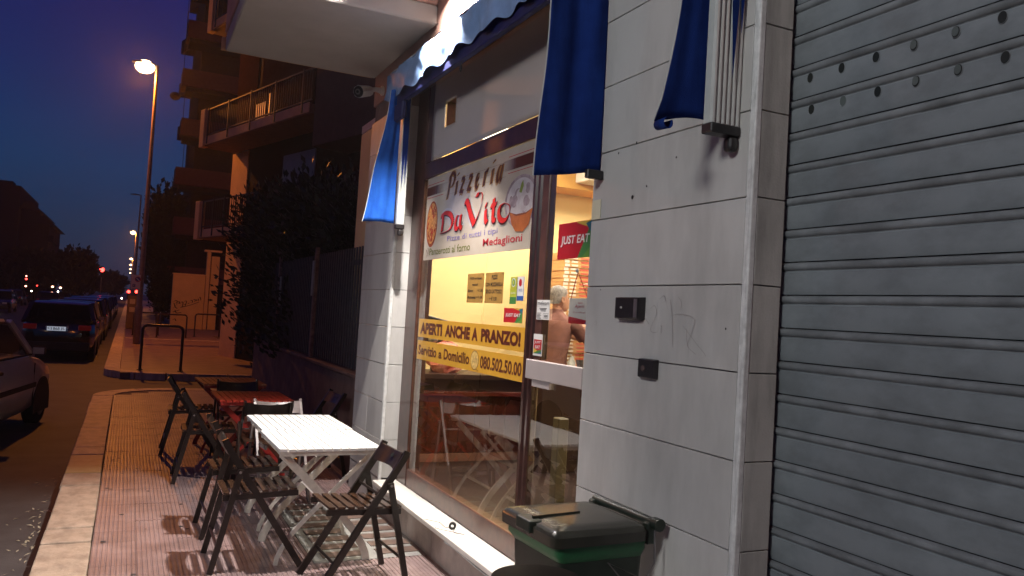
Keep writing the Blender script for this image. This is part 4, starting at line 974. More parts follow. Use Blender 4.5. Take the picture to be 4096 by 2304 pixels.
def hand(par, wrist, d, up, s=1.0):
    wrist = Vector(wrist); d = Vector(d).normalized(); up = Vector(up); sd = d.cross(up).normalized(); up = sd.cross(d).normalized()
    J = [tuple(wrist), tuple(wrist + d * .045), tuple(wrist + d * .085)]; E = [(0, 1), (1, 2)]; Rr = [(.020, .026), (.014, .034), (.013, .032)]
    for k, (o_, L) in enumerate(((-.030, .062), (-.010, .072), (.010, .068), (.029, .052))):
        b0 = wrist + d * .082 + sd * o_; i = len(J)
        J += [tuple(b0), tuple(b0 + d * L * .5 - up * .008), tuple(b0 + d * L * .85 - up * .028)]; E += [(2, i), (i, i + 1), (i + 1, i + 2)]; Rr += [.0095, .0085, .007]
    i = len(J); b0 = wrist + d * .03 - sd * .03
    J += [tuple(b0), tuple(b0 + d * .035 - sd * .022), tuple(b0 + d * .062 - sd * .018 - up * .012)]; E += [(0, i), (i, i + 1), (i + 1, i + 2)]; Rr += [.012, .010, .008]
    return skin_body('hand', J, E, Rr, skin, par, 1)
def person(label, x, y, yaw, top, leg, hm, armL, armR, cap=False, glasses=False, lean=0., z0=.25, s=1.0, headyaw=0.):
    t = thing('person', label, 'person', (x, y, z0), yaw)
    def V(a, b_, c): return (a * s, b_ * s, c * s)
    hz = .86
    # shirt: lofted trunk with folds, then a short sleeve on each arm
    b = MB(); rs = []; nq = 28
    for z, rx, ry in ((.80, .118, .172), (.88, .115, .168), (.97, .112, .160), (1.07, .114, .162), (1.17, .120, .172), (1.26, .122, .186), (1.33, .112, .196), (1.375, .095, .182), (1.405, .078, .140), (1.43, .062, .090), (1.452, .056, .062), (1.475, .058, .062)):
        f = max(0, (z - .8) / .6); ox = lean * f - .01
        rs.append([V(ox + (rx + .006 * math.sin(5 * a_ + z * 31) + .004 * math.sin(9 * a_ - z * 47)) * math.cos(a_), (ry + .005 * math.sin(4 * a_ - z * 27)) * math.sin(a_), z + .004 * math.sin(3 * a_ + z * 20)) for a_ in [2 * PI * q / nq for q in range(nq)]])
    b.rings(rs); b.build('shirt', top, t, smooth=True)
    for sd, arm in ((1, armL), (-1, armR)):
        sh_ = Vector((lean - .005, sd * .150, 1.352)); el = Vector(arm[0]); pts = []; rr2 = []
        for k in range(8):
            q = k / 7; p_ = sh_.lerp(el, q * .72); p_.z += .018 * math.sin(q * PI); pts.append(V(*p_)); rr2.append((.066, .070, .068, .064, .062, .061, .062, .060)[k] * s)
        MB().tube(pts, rr2, 16).build('sleeve', top, t, smooth=True)
    for sd, arm in ((1, armL), (-1, armR)):
        sh_ = (lean + .005, sd * .185, 1.365); el, wr_ = arm; mid = tuple(sh_[q] * .45 + el[q] * .55 for q in range(3))
        w = Vector(V(*wr_)); e_ = Vector(V(*el)); fm = e_ + (w - e_) * .35
        skin_body('forearm', [V(*mid), tuple(e_), tuple(fm), tuple(w)], [(0, 1), (1, 2), (2, 3)], [.046 * s, .042 * s, .043 * s, .026 * s], skin, t)
        hand(t, tuple(w), w - e_, (0, 0, 1))
    J = [V(0, 0, .90)]; E = []; Rr = [(.15, .12)]
    for sd in (1, -1):
        i = len(J); J += [V(0, sd * .09, .80), V(.02, sd * .10, .46), V(-.01, sd * .10, .10)]; E += [(0, i), (i, i + 1), (i + 1, i + 2)]; Rr += [(.095, .09), (.065, .065), (.055, .055)]
    skin_body('trousers', J, E, [(r[0] * s, r[1] * s) for r in Rr], leg, t)
    for sd in (1, -1): MB().rings([rr(-.08, .17, sd * .10 - .045, sd * .10 + .045, 0, .04), rr(-.08, .18, sd * .10 - .047, sd * .10 + .047, .04, .04), rr(-.07, .10, sd * .10 - .04, sd * .10 + .04, .09, .035)]).build('shoe', dkc, t, smooth=True)
    head(t, V(lean + .030, 0, 1.575), headyaw, hm, cap, glasses)
    return t
person('grey haired man in a salmon polo shirt reaching forward, seen through the door', 3.50, 6.42, .42, salmon, trou, hair,
       ((.26, .16, 1.20), (.46, .00, 1.30)), ((.27, -.24, 1.16), (.50, -.16, 1.09)), lean=.05, s=.975, headyaw=-.45)
person('cook in a white cap and glasses, partly behind the hanging open sign', 4.36, 7.05, PI - .3, mat('beige_shirt', (.5, .34, .25), .8, var=.1), dkc, wcl,
       ((.22, .20, 1.10), (.38, .05, 1.18)), ((.22, -.22, 1.10), (.38, -.06, 1.16)), True, True, s=1.06, headyaw=.4)
person('person in black clothes standing just inside, mostly hidden by the pier', 4.02, 5.95, 2.2, dkc, dkc, mat('dark_hair', (.03, .02, .015), .7, var=.3),
       ((.06, .26, 1.10), (.10, .25, .86)), ((.06, -.26, 1.10), (.10, -.25, .86)), s=1.0)
bp_ = thing('white_bottle', 'small white and chrome thing on the work top beside the man', 'dispenser', (3.62, 5.9, 1.16))
MB().rings([[(r * math.cos(2 * PI * q / 14), r * math.sin(2 * PI * q / 14), z) for q in range(14)] for r, z in ((.035, 0), (.038, .06), (.02, .085), (.018, .11), (.004, .115))]).build('dispenser_body', M['bead'], bp_, smooth=True)
ctr = thing('service_counter', 'low service counter inside the door with dark front', 'counter', (0, 0, 0))
MB().box(3.30, 5.4, 5.82, 5.98, .25, 1.16).build('counter_front', M['brown_dark'], ctr, bevel=.005)
bpy.data.objects['service_counter'].location = (0, .35, 0); bp_.location.y = 6.25
cp = thing('cream_post', 'short cream post standing inside behind the door glass', 'post', (2.95, 5.2, .249))
MB().box(-.045, .045, -.045, .045, 0, .62).build('post_body', mat('cream_gloss', (.13, .11, .065), .4), cp, bevel=.008)
# ------------------------------------------------------------------ fence beside the building
fc = thing('picket_fence', 'dark metal picket fence on a low wall between the building and the crossing', 'fence', (0, 0, 0))
fm = mat('dark_blue_grey_fence', (.045, .045, .06), .5, metal=.2, var=.3, vscale=20); lw = mat('low_wall_render', (.14, .09, .075), .85, var=.3, vscale=4, bump=.4)
MB().box(1.98, 2.22, 7.105, 14.2, -.15, .92).build('low_wall', lw, fc)
MB().box(1.955, 2.245, 7.105, 14.2, .921, .965).build('coping', lw, fc, bevel=.01)
pk = MB().box(-.009, .009, -.019, .019, 0, 1.20); pk.v = [(x, y, z if z == 0 else z) for x, y, z in pk.v]
pkm = MB().hexa([(-.009, -.019, 0), (.009, -.019, 0), (.009, .019, 0), (-.009, .019, 0), (-.009, -.012, 1.21), (.009, -.012, 1.21), (.009, .012, 1.21), (-.009, .012, 1.21)]).mesh('picket', fm)
for k in range(66): share('picket', pkm, fc, (2.03, 7.16 + k * .105, .985))
for z in (1.12, 2.02): MB().box(2.040, 2.054, 7.105, 14.15, z, z + .05).build('rail', fm, fc)
pst = mat('rusty_post', (.20, .13, .11), .7, metal=.1, var=.4, vscale=20)
for y in (9.66, 12.2, 14.1): MB().box(1.985, 2.025, y - .035, y + .035, .966, 2.28).build('fence_post', pst, fc, bevel=.004)
for y, z in ((9.66, 1.70), (11.9, 1.55)): MB().box(1.965, 1.984, y - .05, y + .05, z, z + .42).build('lock_plate', M['steel'], fc, bevel=.004)
hd = MB().box(2.060, 2.066, 10.0, 14.1, 1.0, 2.17).build('screen_sheet', mat('dull_sheet', (.07, .045, .045), .8, var=.2), fc)
# ------------------------------------------------------------------ oleander bushes
leafm = mat('oleander_leaf', (.012, .017, .009), .5, var=.5, vscale=30); bark = mat('bark', (.07, .05, .035), .9, var=.3)
def bush(x, y, r, z0, z1, n, label, cat='bush', group='big bushes behind the fence', L=(.08, .16), name='oleander_bush', m=None, lobes=7, base=0., solid=False, conc=.42, w=.16):
    t = thing(name, label, cat, (x, y, base), 0, group); b = MB(); r2 = random.Random(int(x * 97 + y * 31))
    lob = []
    for k in range(lobes):
        a = r2.random() * 2 * PI; q = r2.uniform(.15, .62); lob.append((q * r * math.cos(a), q * r * math.sin(a), r2.uniform(z0 + .25 * (z1 - z0), z1 - .22 * (z1 - z0)), r2.uniform(.42, .66) * r, r2.uniform(.20, .34) * (z1 - z0)))
    lob.append((0, 0, (z0 + z1) / 2, r * .72, (z1 - z0) * .46))
    if solid:
        for k in range(8):
            a = 2 * PI * k / 8; lob.append((.5 * r * math.cos(a), .5 * r * math.sin(a), z1 - .24 * (z1 - z0) - .05 * (k % 3), .5 * r, .24 * (z1 - z0)))
    for k in range(n):
        cx, cy, cz, lr, lz = lob[r2.randrange(len(lob))]
        u = r2.gauss(0, 1), r2.gauss(0, 1), r2.gauss(0, 1); nn = math.sqrt(sum(q * q for q in u)) or 1; q = r2.random() ** conc
        q *= r2.uniform(.85, 1.12)
        p = Vector((cx + u[0] / nn * lr * q, cy + u[1] / nn * lr * q, max(z0 * .3, cz + u[2] / nn * lz * q)))
        d = Vector((u[0] / nn + r2.gauss(0, .4), u[1] / nn + r2.gauss(0, .4), abs(u[2] / nn) * .6 + .5 + r2.gauss(0, .4))).normalized() * r2.uniform(*L)
        s_ = d.cross(Vector((r2.gauss(0, 1), r2.gauss(0, 1), r2.gauss(0, 1)))).normalized() * d.length * w
        b.quad(p, p + d * .5 + s_, p + d, p + d * .5 - s_)
    b.build('crown', m or leafm, t)
    b = MB()
    for k in range(5):
        a = r2.random() * 6.28; b.tube([(r * .12 * math.cos(a), r * .12 * math.sin(a), 0), (r * .25 * math.cos(a), r * .25 * math.sin(a), z0 + (z1 - z0) * .4), (r * .5 * math.cos(a), r * .5 * math.sin(a), z0 + (z1 - z0) * .8)], [.05 * max(1, r * .7), .035, .01], 6)
    b.build('stems', bark, t); return t
bush(3.0, 9.9, 1.05, .3, 3.25, 12000, 'dark bush nearest the marble corner, behind the fence', w=.22, solid=True)
bush(2.95, 11.6, 1.25, .3, 3.62, 16000, 'second dark bush from the building, tallest behind the fence', w=.22, solid=True)
bush(2.95, 13.3, 1.35, .3, 3.66, 16000, 'third dark bush behind the far end of the fence', w=.22, solid=True)
bush(3.05, 15.2, 1.62, .05, 3.80, 22000, 'big dark bush at the fence end spilling over the pavement', w=.22, lobes=9, solid=True)
# ------------------------------------------------------------------ lamp posts
pole_m = mat('lamp_pole_paint', (.30, .22, .17), .45, metal=.3, var=.2); sod = (1.0, .29, .03)
glow = emis('sodium_bulb', (1.0, .66, .36), 7); redl = emis('red_signal', (1, .04, .03), 12); unlit = mat('unlit_lantern', (.03, .025, .03), .5)
def lamp(x, y, label, lit=True, power=0, zb=0, H=8.95, side=-1, col=None, soft=.10, cone=172, aim=None):
    t = thing('street_lamp', label, 'street lamp', (x, y, zb), 0, 'street lamps along the road')
    MB().tube([(0, 0, 0), (0, 0, 1.2), (0, 0, 1.21), (0, 0, H)], [.11, .11, .085, .045], 12).build('pole', pole_m, t, smooth=True)
    MB().tube([(0, 0, H - .02), (side * .12, 0, H + .01)], .035, 8).build('arm', pole_m, t)
    hx = side * .42
    b = MB(); rs = []
    for u, w_, h in ((.0, .06, .04), (.12, .14, .07), (.35, .17, .09), (.55, .13, .06), (.66, .05, .03)):
        cx = side * (.08 + u); rs.append([(cx, -w_, H - .01), (cx, -w_ * .7, H + h * .8), (cx, 0, H + h), (cx, w_ * .7, H + h * .8), (cx, w_, H - .01)])
    b.rings(rs); b.build('lantern', pole_m if lit else unlit, t, smooth=True)
    if lit:
        b = MB(); b.ball((hx - side * .06, 0, H - .10), .30, .20, .22, 14, 8); b.build('bulb_cover', glow, t, smooth=True)  # glowing bowl oversized to stand in for lens bloom
    if power:
        ld = bpy.data.lights.new('lamp_source', 'SPOT' if aim else 'POINT'); ld.energy = power; ld.color = col or sod;
        if aim: ld.spot_size = math.radians(cone); ld.spot_blend = .25
        ld.shadow_soft_size = soft
        lo = bpy.data.objects.new('light_source', ld); C.objects.link(lo); lo.parent = t; lo.location = (hx, 0, H - .38)
        if aim: lo.rotation_euler = (Vector(aim) - Vector((x + hx, y, zb + H - .38))).to_track_quat('-Z', 'Y').to_euler()
    return t
lamp(.33, 28.1, 'tall lit sodium street lamp nearest the camera, with a parking sign on its pole', power=1800)
lamp(.33, 66, 'unlit dark street lamp between lit ones', lit=False)
lamp(.33, 106, 'second lit street lamp along the kerb', power=1300)
lamp(.33, 188, 'third lit street lamp along the kerb, small and far', power=1300)
lamp(.33, 228, 'fourth lit street lamp of the far cluster'); lamp(.33, 268, 'fifth lit street lamp of the far cluster'); lamp(.33, 320, 'farthest lit street lamp along the kerb')
lamp(-.1, -10, 'lit sodium street lamp behind the camera on the same kerb', power=330)
lamp(-25.6, 68, 'lit sodium street lamp on the far side of the road, mirrored in the shop sign', side=1)
lamp(-14, 20, 'lit sodium street lamp across the road to the left', side=1, power=300)
lamp(-6.6, -1.0, 'white street lamp across the road behind the camera', side=1, power=1500, H=6.4, col=(1, 1, .985), soft=1.0, cone=62, aim=(1.9, 1.2, 1.3))
# ------------------------------------------------------------------ street furniture
sg2 = thing('parking_sign', 'white no parking sign with a P panel on the lamp pole', 'sign', (0, 0, 0))
sp = Plane((.045, 28.0, 1.72), (1, 0, 0), (0, 0, 1)); whs = mat('sign_white', (.75, .72, .66), .5, var=.05)
MB().box(.045, .31, 27.99, 28.0, 1.72, 2.19).build('plate', whs, sg2); sp.o.y = 27.988
disc(sp, .185, .33, .085, .085, redv, sg2, d=.002); disc(sp, .185, .33, .066, .066, blu, sg2, d=.005)
polyp(sp, [(.135, .365), (.15, .382), (.237, .295), (.222, .278)], whs, sg2, d=.008)
rect(sp, .045, .125, .085, .170, blu, sg2, d=.003); text(sp, 'P', .065, .10, .04, .055, whs, sg2, .006, bold=.02); rect(sp, .03, .22, .03, .035, ink, sg2, d=.003)
MB().tube([(.33, 28.02, 1.8), (.2, 27.995, 1.8)], .01, 6).tube([(.33, 28.02, 2.1), (.2, 27.995, 2.1)], .01, 6).build('bracket', M['steel'], sg2)
hp = mat('dark_red_hoop_paint', (.045, .022, .018), .35, metal=.3, var=.3, vscale=20)
def hoop(x0, x1, y0, y1, h, label):
    t = thing('hoop_barrier', label, 'hoop barrier', ((x0 + x1) / 2, (y0 + y1) / 2, 0), 0, 'hoop barriers at the crossing')
    hx, hy = (x1 - x0) / 2, (y1 - y0) / 2; L = math.hypot(hx, hy); c = .09 / L
    MB().tube([(-hx, -hy, 0), (-hx, -hy, h - .09), (-hx * (1 - c * .3), -hy * (1 - c * .3), h - .03), (-hx * (1 - c), -hy * (1 - c), h), (hx * (1 - c), hy * (1 - c), h), (hx * (1 - c * .3), hy * (1 - c * .3), h - .03), (hx, hy, h - .09), (hx, hy, 0)], .030, 10).build('tube', hp, t, smooth=True)
    MB().tube([(-hx, -hy, 0), (-hx, -hy, .015)], .06, 12).build('foot', hp, t); MB().tube([(hx, hy, 0), (hx, hy, .015)], .06, 12).build('foot', hp, t)
hoop(.32, 1.10, 18.6, 18.4, .95, 'nearest hoop barrier, on the kerb across the side street')
hoop(1.05, 2.10, 32.9, 33.4, .88, 'hoop barrier in front of the orange wall, left of its twin'); hoop(2.50, 3.47, 34.8, 35.0, .92, 'hoop barrier in front of the lit column, rightmost')
hoop(.24, 1.15, 34.0, 34.6, .88, 'hoop barrier behind the lamp post')
kb = thing('street_cabinet', 'brown street cabinet with two pale panels behind the lamp post', 'cabinet', (.17, 40, 0)); cbm = mat('cabinet_brown', (.13, .07, .04), .6, var=.3)
MB().box(-.20, .22, 0, .4, 0, 1.5).build('body', cbm, kb, bevel=.02)
for z in (.75, 1.12): MB().box(-.10, .12, -.012, -.001, z, z + .22).build('panel', mat('pale_panel', (.40, .30, .22), .6), kb)
# traffic lights
def tlight(x, y, z, label, r=.16):
    t = thing('traffic_light', label, 'traffic light', (x, y, 0), 0, 'red traffic lights')
    MB().tube([(0, 0, 0), (0, 0, z + .2)], .05, 8).build('pole', pole_m, t); MB().box(-.16, .16, -.12, .05, z - .85, z + .25).build('housing', M['black_plastic'], t, bevel=.02)
    MB().tube([(0, -.125, z), (0, -.16, z)], r, 14).build('red_lens', redl, t)
    for k in (1, 2): MB().tube([(0, -.125, z - .32 * k), (0, -.135, z - .32 * k)], .11, 12).build('dark_lens', M['hole'], t)
tlight(-2.85, 100, 4.0, 'high red traffic light over the road', .24)
tlight(-.02, 100, 1.75, 'left one of the two low red traffic lights by the kerb', .17); tlight(.76, 99, 1.80, 'right one of the two low red traffic lights by the kerb', .17)
# ------------------------------------------------------------------ cars
tyre = mat('tyre', (.012, .011, .011), .8, var=.2); rimm = mat('wheel_rim', (.22, .21, .20), .4, metal=.6, var=.1); cglass = glass('car_glass', (.42, .40, .38), .08)
trim = mat('black_trim', (.015, .013, .012), .5, var=.2); seat = mat('car_seat', (.05, .035, .03), .8); rl = mat('rear_light_red', (.30, .012, .012), .2, coat=.6, var=0, emit=(1, .02, .01), estr=.02); hl = mat('headlight', (.5, .5, .48), .15, coat=.6, var=0)
def car(label, paint, x, y, rz, L=3.65, Wd=1.52, Hh=1.40, hatch=.30, belt=.90, name='parked_car', group='cars parked along the road', detail=True, cg=None, z=-.14):
    t = thing(name, label, 'car', (x, y, z), rz, group); hw = Wd / 2; cg = cg or cglass
    # local: y forward, origin at middle of the length; yr rear, yf front
    yr, yf = -L / 2, L / 2; wr, wf = yr + .62, yf - .68
    st = [(yr, .42, .66, .80), (yr + .05, .30, .84, .90), (yr + .25, .22, .97, belt + .01), (yr + .62, .20, 1., belt + .01), (0, .18, 1., belt), (yf - 1.02, .19, 1., belt - .01), (yf - .62, .21, .985, belt - .07), (yf - .22, .24, .94, belt - .16), (yf - .04, .32, .84, belt - .22), (yf, .42, .74, belt - .36)]
    rs = []
    for (yy, zb, wk, zt) in st:
        w_ = hw * wk; zm = (zb + zt) / 2
        rs.append([(-w_ * .86, yy, zb), (-w_ * .97, yy, zb + .08), (-w_, yy, zm - .06), (-w_, yy, zm + .10), (-w_ * .965, yy, zt - .05), (-w_ * .90, yy, zt - .008), (-w_ * .5, yy, zt + .012), (0, yy, zt + .018),
                   (w_ * .5, yy, zt + .012), (w_ * .90, yy, zt - .008), (w_ * .965, yy, zt - .05), (w_, yy, zm + .10), (w_, yy, zm - .06), (w_ * .97, yy, zb + .08), (w_ * .86, yy, zb)])
    MB().rings(rs).build('body', paint, t, smooth=True)
    rw = hw * .78; bw = hw * .93; y_a0, y_a1 = yf - 1.02, yf - 1.62; y_c0, y_c1 = yr + .10, yr + .10 + hatch
    # roof
    b = MB(); rr_ = []
    for yy, zt, k in ((y_c1 - .06, Hh - .06, .93), (y_c1 + .10, Hh - .015, 1), ((y_a1 + y_c1) / 2, Hh, 1.02), (y_a1 - .1, Hh - .012, 1), (y_a1 + .05, Hh - .05, .96)):
        rr_.append([(-rw * k, yy, zt - .055), (-rw * k * .95, yy, zt - .015), (-rw * .5, yy, zt), (rw * .5, yy, zt), (rw * k * .95, yy, zt - .015), (rw * k, yy, zt - .055), (rw * .5, yy, zt - .05), (-rw * .5, yy, zt - .05)])
    b.rings(rr_); b.build('roof', paint, t, smooth=True)
    zb = belt - .005; zt = Hh - .055
    P = {s: dict(a0=(s * bw, y_a0, zb), a1=(s * rw, y_a1, zt), c0=(s * bw, y_c0, zb), c1=(s * rw, y_c1, zt)) for s in (-1, 1)}
    ybm = (y_a1 + y_c1) / 2 - .12; 
    for s in (-1, 1):
        q = P[s]
        MB().path([q['a0'], q['a1']], .055, .05, (1, 0, 0)).build('front_pillar', paint if detail else trim, t)
        MB().path([q['c0'], q['c1']], .09, .09, (1, 0, 0)).build('rear_pillar', paint, t)
        bm_ = ((s * bw, ybm - .05, zb), (s * rw, ybm, zt)); MB().path(bm_, .03, .075, (1, 0, 0)).build('middle_pillar', paint, t)
        e = .004 * s
        def pane(n, *p): MB().quad(*p).build(n, cg, t)
        lerp = lambda a, c, f: tuple(a[i] + (c[i] - a[i]) * f for i in range(3))
        pane('side_window', (s * bw + e, ybm - .01, zb), (s * bw + e, y_a0 - .07, zb), (s * rw + e, y_a1 - .04, zt), (s * rw + e, ybm + .04, zt))
        pane('side_window', (s * bw + e, y_c0 + .16, zb), (s * bw + e, ybm - .09, zb), (s * rw + e, ybm - .04, zt), (s * rw + e, y_c1 + .06, zt))
        if detail:
            MB().path([(s * bw + e, y_a0 + .02, zb + .012), (s * bw + e, y_c0 + .1, zb + .012)], .02, .02, (0, 0, 1)).build('window_trim', trim, t)
            MB().box(min(s * hw * 1.0, s * (hw + .014)), max(s * hw * 1.0, s * (hw + .014)), yr + .95, yf - 1.0, .50, .56).build('side_moulding', trim, t, bevel=.004)
            MB().box(min(s * (hw - .01), s * (hw + .022)), max(s * (hw - .01), s * (hw + .022)), ybm + .06, ybm + .20, belt - .15, belt - .115).build('door_handle', trim, t, bevel=.006)
            for yy in (y_a0 - .05, ybm - .03): MB().box(min(s * hw * .99, s * (hw + .0025)), max(s * hw * .99, s * (hw + .0025)), yy, yy + .006, .26, belt - .1).build('door_seam', trim, t)
            m_ = MB(); cx = s * (bw + .10); m_.hexa([(cx - .075, y_a0 - .13, belt + .01), (cx + .075, y_a0 - .13, belt + .01), (cx + .06, y_a0 - .04, belt + .02), (cx - .06, y_a0 - .04, belt + .02), (cx - .075, y_a0 - .13, belt + .12), (cx + .075, y_a0 - .13, belt + .11), (cx + .06, y_a0 - .04, belt + .10), (cx - .06, y_a0 - .04, belt + .10)])
            m_.build('door_mirror', trim, t, bevel=.012, seg=2)
            MB().box(cx - .062, cx + .062, y_a0 - .1335, y_a0 - .131, belt + .02, belt + .10).build('mirror_glass', hl, t)
        for wy in (wr, wf):
            MB().tube([(s * (hw - .155), wy, .275), (s * (hw - .012), wy, .275)], .275, 22).build('wheel', tyre, t, smooth=True) if not detail else None
            if detail:
                whl = MB().tube([(s * (hw - .165), wy, .275), (s * (hw - .15), wy, .275), (s * (hw - .03), wy, .275), (s * (hw - .006), wy, .275)], [.25, .275, .275, .25], 24).build('wheel', tyre, t, smooth=True)
                MB().tube([(s * (hw - .008), wy, .275), (s * (hw + .002), wy, .275)], [.175, .15], 18).build('rim', rimm, whl, smooth=True)
            n = 14; arc_ = [(wy + .335 * math.cos(PI * k / n), .27 + .335 * math.sin(PI * k / n)) for k in range(n + 1)]
            b = MB(); b.prism([(wy + .335, .16)] + arc_ + [(wy - .335, .16)], min(s * (hw - .02), s * (hw + .003)), max(s * (hw - .02), s * (hw + .003)), 'x'); b.build('wheel_arch', M['hole'], t)
    MB().quad((-bw + .06, y_a0 + .02, zb), (bw - .06, y_a0 + .02, zb), (rw - .05, y_a1 + .015, zt), (-rw + .05, y_a1 + .015, zt)).build('windscreen', cg, t)
    MB().quad((-bw + .06, y_c0 - .02, zb), (bw - .06, y_c0 - .02, zb), (rw - .05, y_c1 - .03, zt), (-rw + .05, y_c1 - .03, zt)).build('rear_window', cg, t)
    for yy, n in ((yr - .03, 'rear_bumper'), (yf - .05, 'front_bumper')): MB().box(-hw * .86, hw * .86, yy, yy + .10, .26, .47).build(n, trim, t, bevel=.03, seg=2)
    for s in (-1, 1):
        MB().box(s * hw * .72 - .16, s * hw * .72 + .12 * 1, yr + .012, yr + .07, .70, .82).build('rear_light', rl, t, bevel=.01)
        MB().box(s * hw * .62 - .13, s * hw * .62 + .13, yf - .06, yf - .012, belt - .34, belt - .23).build('front_light', hl, t, bevel=.01)
    if detail:
        for s in (-.35, .35):
            MB().box(s - .2, s + .2, ybm + .0, ybm + .10, .5, .98).build('car_seat', seat, t, bevel=.04, seg=2); MB().box(s - .10, s + .10, ybm + .01, ybm + .09, 1.0, 1.16).build('headrest', seat, t, bevel=.03, seg=2)
    return t
whitec = mat('silver_white_car_paint', (.82, .79, .80), .3, var=.06, vscale=3, coat=.5); blackc = mat('black_car_paint', (.006, .006, .007), .12, var=0, coat=.8); greyc = mat('grey_car_paint', (.016, .015, .016), .2, var=0, coat=.7); redc = mat('dark_red_car_paint', (.04, .005, .005), .2, var=0, coat=.6)
dglass = glass('dark_car_glass', (.03, .03, .03), .02)
# white car: front right wheel touches the road at (-.95, 11.9), heading 10 degrees towards the kerb
th = math.radians(10); L_ = 3.45; d_ = Vector((math.sin(th), math.cos(th))); r_ = Vector((math.cos(th), -math.sin(th)))
cen = Vector((-.93, 11.95)) - r_ * .74 - d_ * (L_ / 2 - .68)
car('pale silver hatchback parked askew at the left edge, nose towards the kerb', whitec, cen.x, cen.y, -th, L=L_, Wd=1.50, Hh=1.38, hatch=.25, belt=.90)
bc_ = car('black hatchback seen from behind, parked beyond the side street', blackc, -1.46, 23.9, 0, L=3.7, Wd=1.60, Hh=1.44, hatch=.42, belt=.94, cg=dglass)
for ch in bc_.children:
    if ch.name.startswith('rear_light'): ch.location = (0, -.03, .06)
pp = Plane((-1.50 - .235, 22.02, .595), (1, 0, 0), (0, 0, 1))
pl_ = MB().box(-.275, .195, -1.895, -1.872, .735, .835).build('number_plate', mat('plate_white_glow', (.62, .66, .70), .35, var=0, emit=(.75, .85, 1), estr=.35), bc_)  # plate emits a faint glow of its own to read as lit
p_ = Plane((-.275, -1.896, .735), (1, 0, 0), (0, 0, 1))
rect(p_, 0, .035, 0, .1, blu, bc_, d=.001); rect(p_, .435, .47, 0, .1, blu, bc_, d=.001)
for s_, u0, w_ in (('CJ', .05, .09), ('868', .165, .135), ('JL', .325, .09)): text(p_, s_, u0, .015, w_, .07, ink, bc_, .002, bold=.01)
MB().box(.17, .21, -1.90, -1.88, .80, .86).build('plate_lamp', hl, bc_)
for k, (y, x, m) in enumerate(((28.6, -1.5, blackc), (33.4, -1.45, blackc), (38.4, -1.5, blackc), (43.4, -1.45, greyc), (48.6, -1.5, blackc), (54.5, -1.5, greyc), (61, -1.5, blackc), (69, -1.5, greyc))):
    car('%s car in the kerbside row, %s beyond the black hatchback' % ({0: 'dark grey', 1: 'black', 2: 'dark red'}[0 if m is greyc else 1 if m is blackc else 2], ('first', 'second', 'third', 'fourth', 'fifth', 'sixth', 'seventh', 'eighth')[k]), m, x, y, 0, L=3.9, Wd=1.62, Hh=1.42 + .04 * (k % 3), hatch=.6, detail=False, cg=dglass)
names = ('nearest', 'second', 'third', 'fourth', 'fifth', 'sixth', 'seventh', 'eighth', 'farthest')
for k, (x, y, rz) in enumerate(((-7.6, 44, 0), (-9.2, 56, .1), (-7.6, 62, PI), (-9.4, 66, 0), (-9.4, 74, .1), (-6.2, 80, 0), (-9.4, 86, 0), (-6.4, 98, 0), (-9.4, 104, 0))):
    car('dark car on the far side of the road, %s of them' % names[k], (greyc, redc, greyc, blackc)[k % 4], x, y, rz, L=4.0, Wd=1.66, Hh=1.45, hatch=.6, detail=False, cg=dglass, group='cars on the far side of the road')
hlm = emis('lit_headlight', (1, .82, .62), 14); orl = emis('lit_small_lamp', (1, .45, .28), 8); tlm = emis('lit_tail_light', (1, .05, .04), 8)
for x, y, z, r, m, lab in ((-8.0, 59.7, 1.50, .16, hlm, 'bright headlight across the road at far left'), (-8.75, 59.6, 1.5, .09, orl, 'dim light left of the bright headlight'), (-7.0, 70, 1.65, .07, orl, 'small orange light, high beside the headlight'), (-6.8, 72, 1.3, .06, hlm, 'small white light below the orange one'),
    (-6.0, 80, 1.75, .10, orl, 'warm light over the far cars, left of its pair'), (-5.4, 80, 1.7, .10, orl, 'warm light over the far cars, right of its pair'), (-5.7, 82, 1.35, .07, hlm, 'low white light between the far cars'), (-2.9, 78, .85, .08, tlm, 'red tail light above the black car roof'), (-2.0, 90, .7, .09, orl, 'orange light beside the red tail light'),
    (-1.4, 84, .75, .07, orl, 'tiny orange light near the end of the row'), (-.62, 92, 1.0, .09, hlm, 'small bright light at the end of the parked row'), (-1.0, 76, .35, .05, orl, 'tiny orange glint on the parked row'), (-9.5, 52, .8, .06, orl, 'reddish light low at far left'), (-8.6, 50, .8, .055, orl, 'reddish light low at left, beside another')):
    o = MB().ball((0, 0, 0), r, r * .6, r * .8, 8, 6).build('traffic_light_spot' if False else 'vehicle_light', m, None, smooth=True); o.location = (x, y, z); tag(o, lab, 'vehicle light', 'lights of far vehicles')
r3 = random.Random(5)
for k in range(16):
    y = r3.uniform(70, 150); x = -y * r3.uniform(.085, .155); r = r3.uniform(.05, .11) * y / 90
    o = MB().ball((0, 0, 0), r, r * .6, r * .8, 8, 6).build('distant_light', (orl, hlm, orl, tlm)[k % 4], None, smooth=True); o.location = (x, y, r3.uniform(.5, 2.6)); tag(o, 'one of the many tiny lights of far traffic at the left horizon', 'vehicle light', 'tiny lights of far traffic')
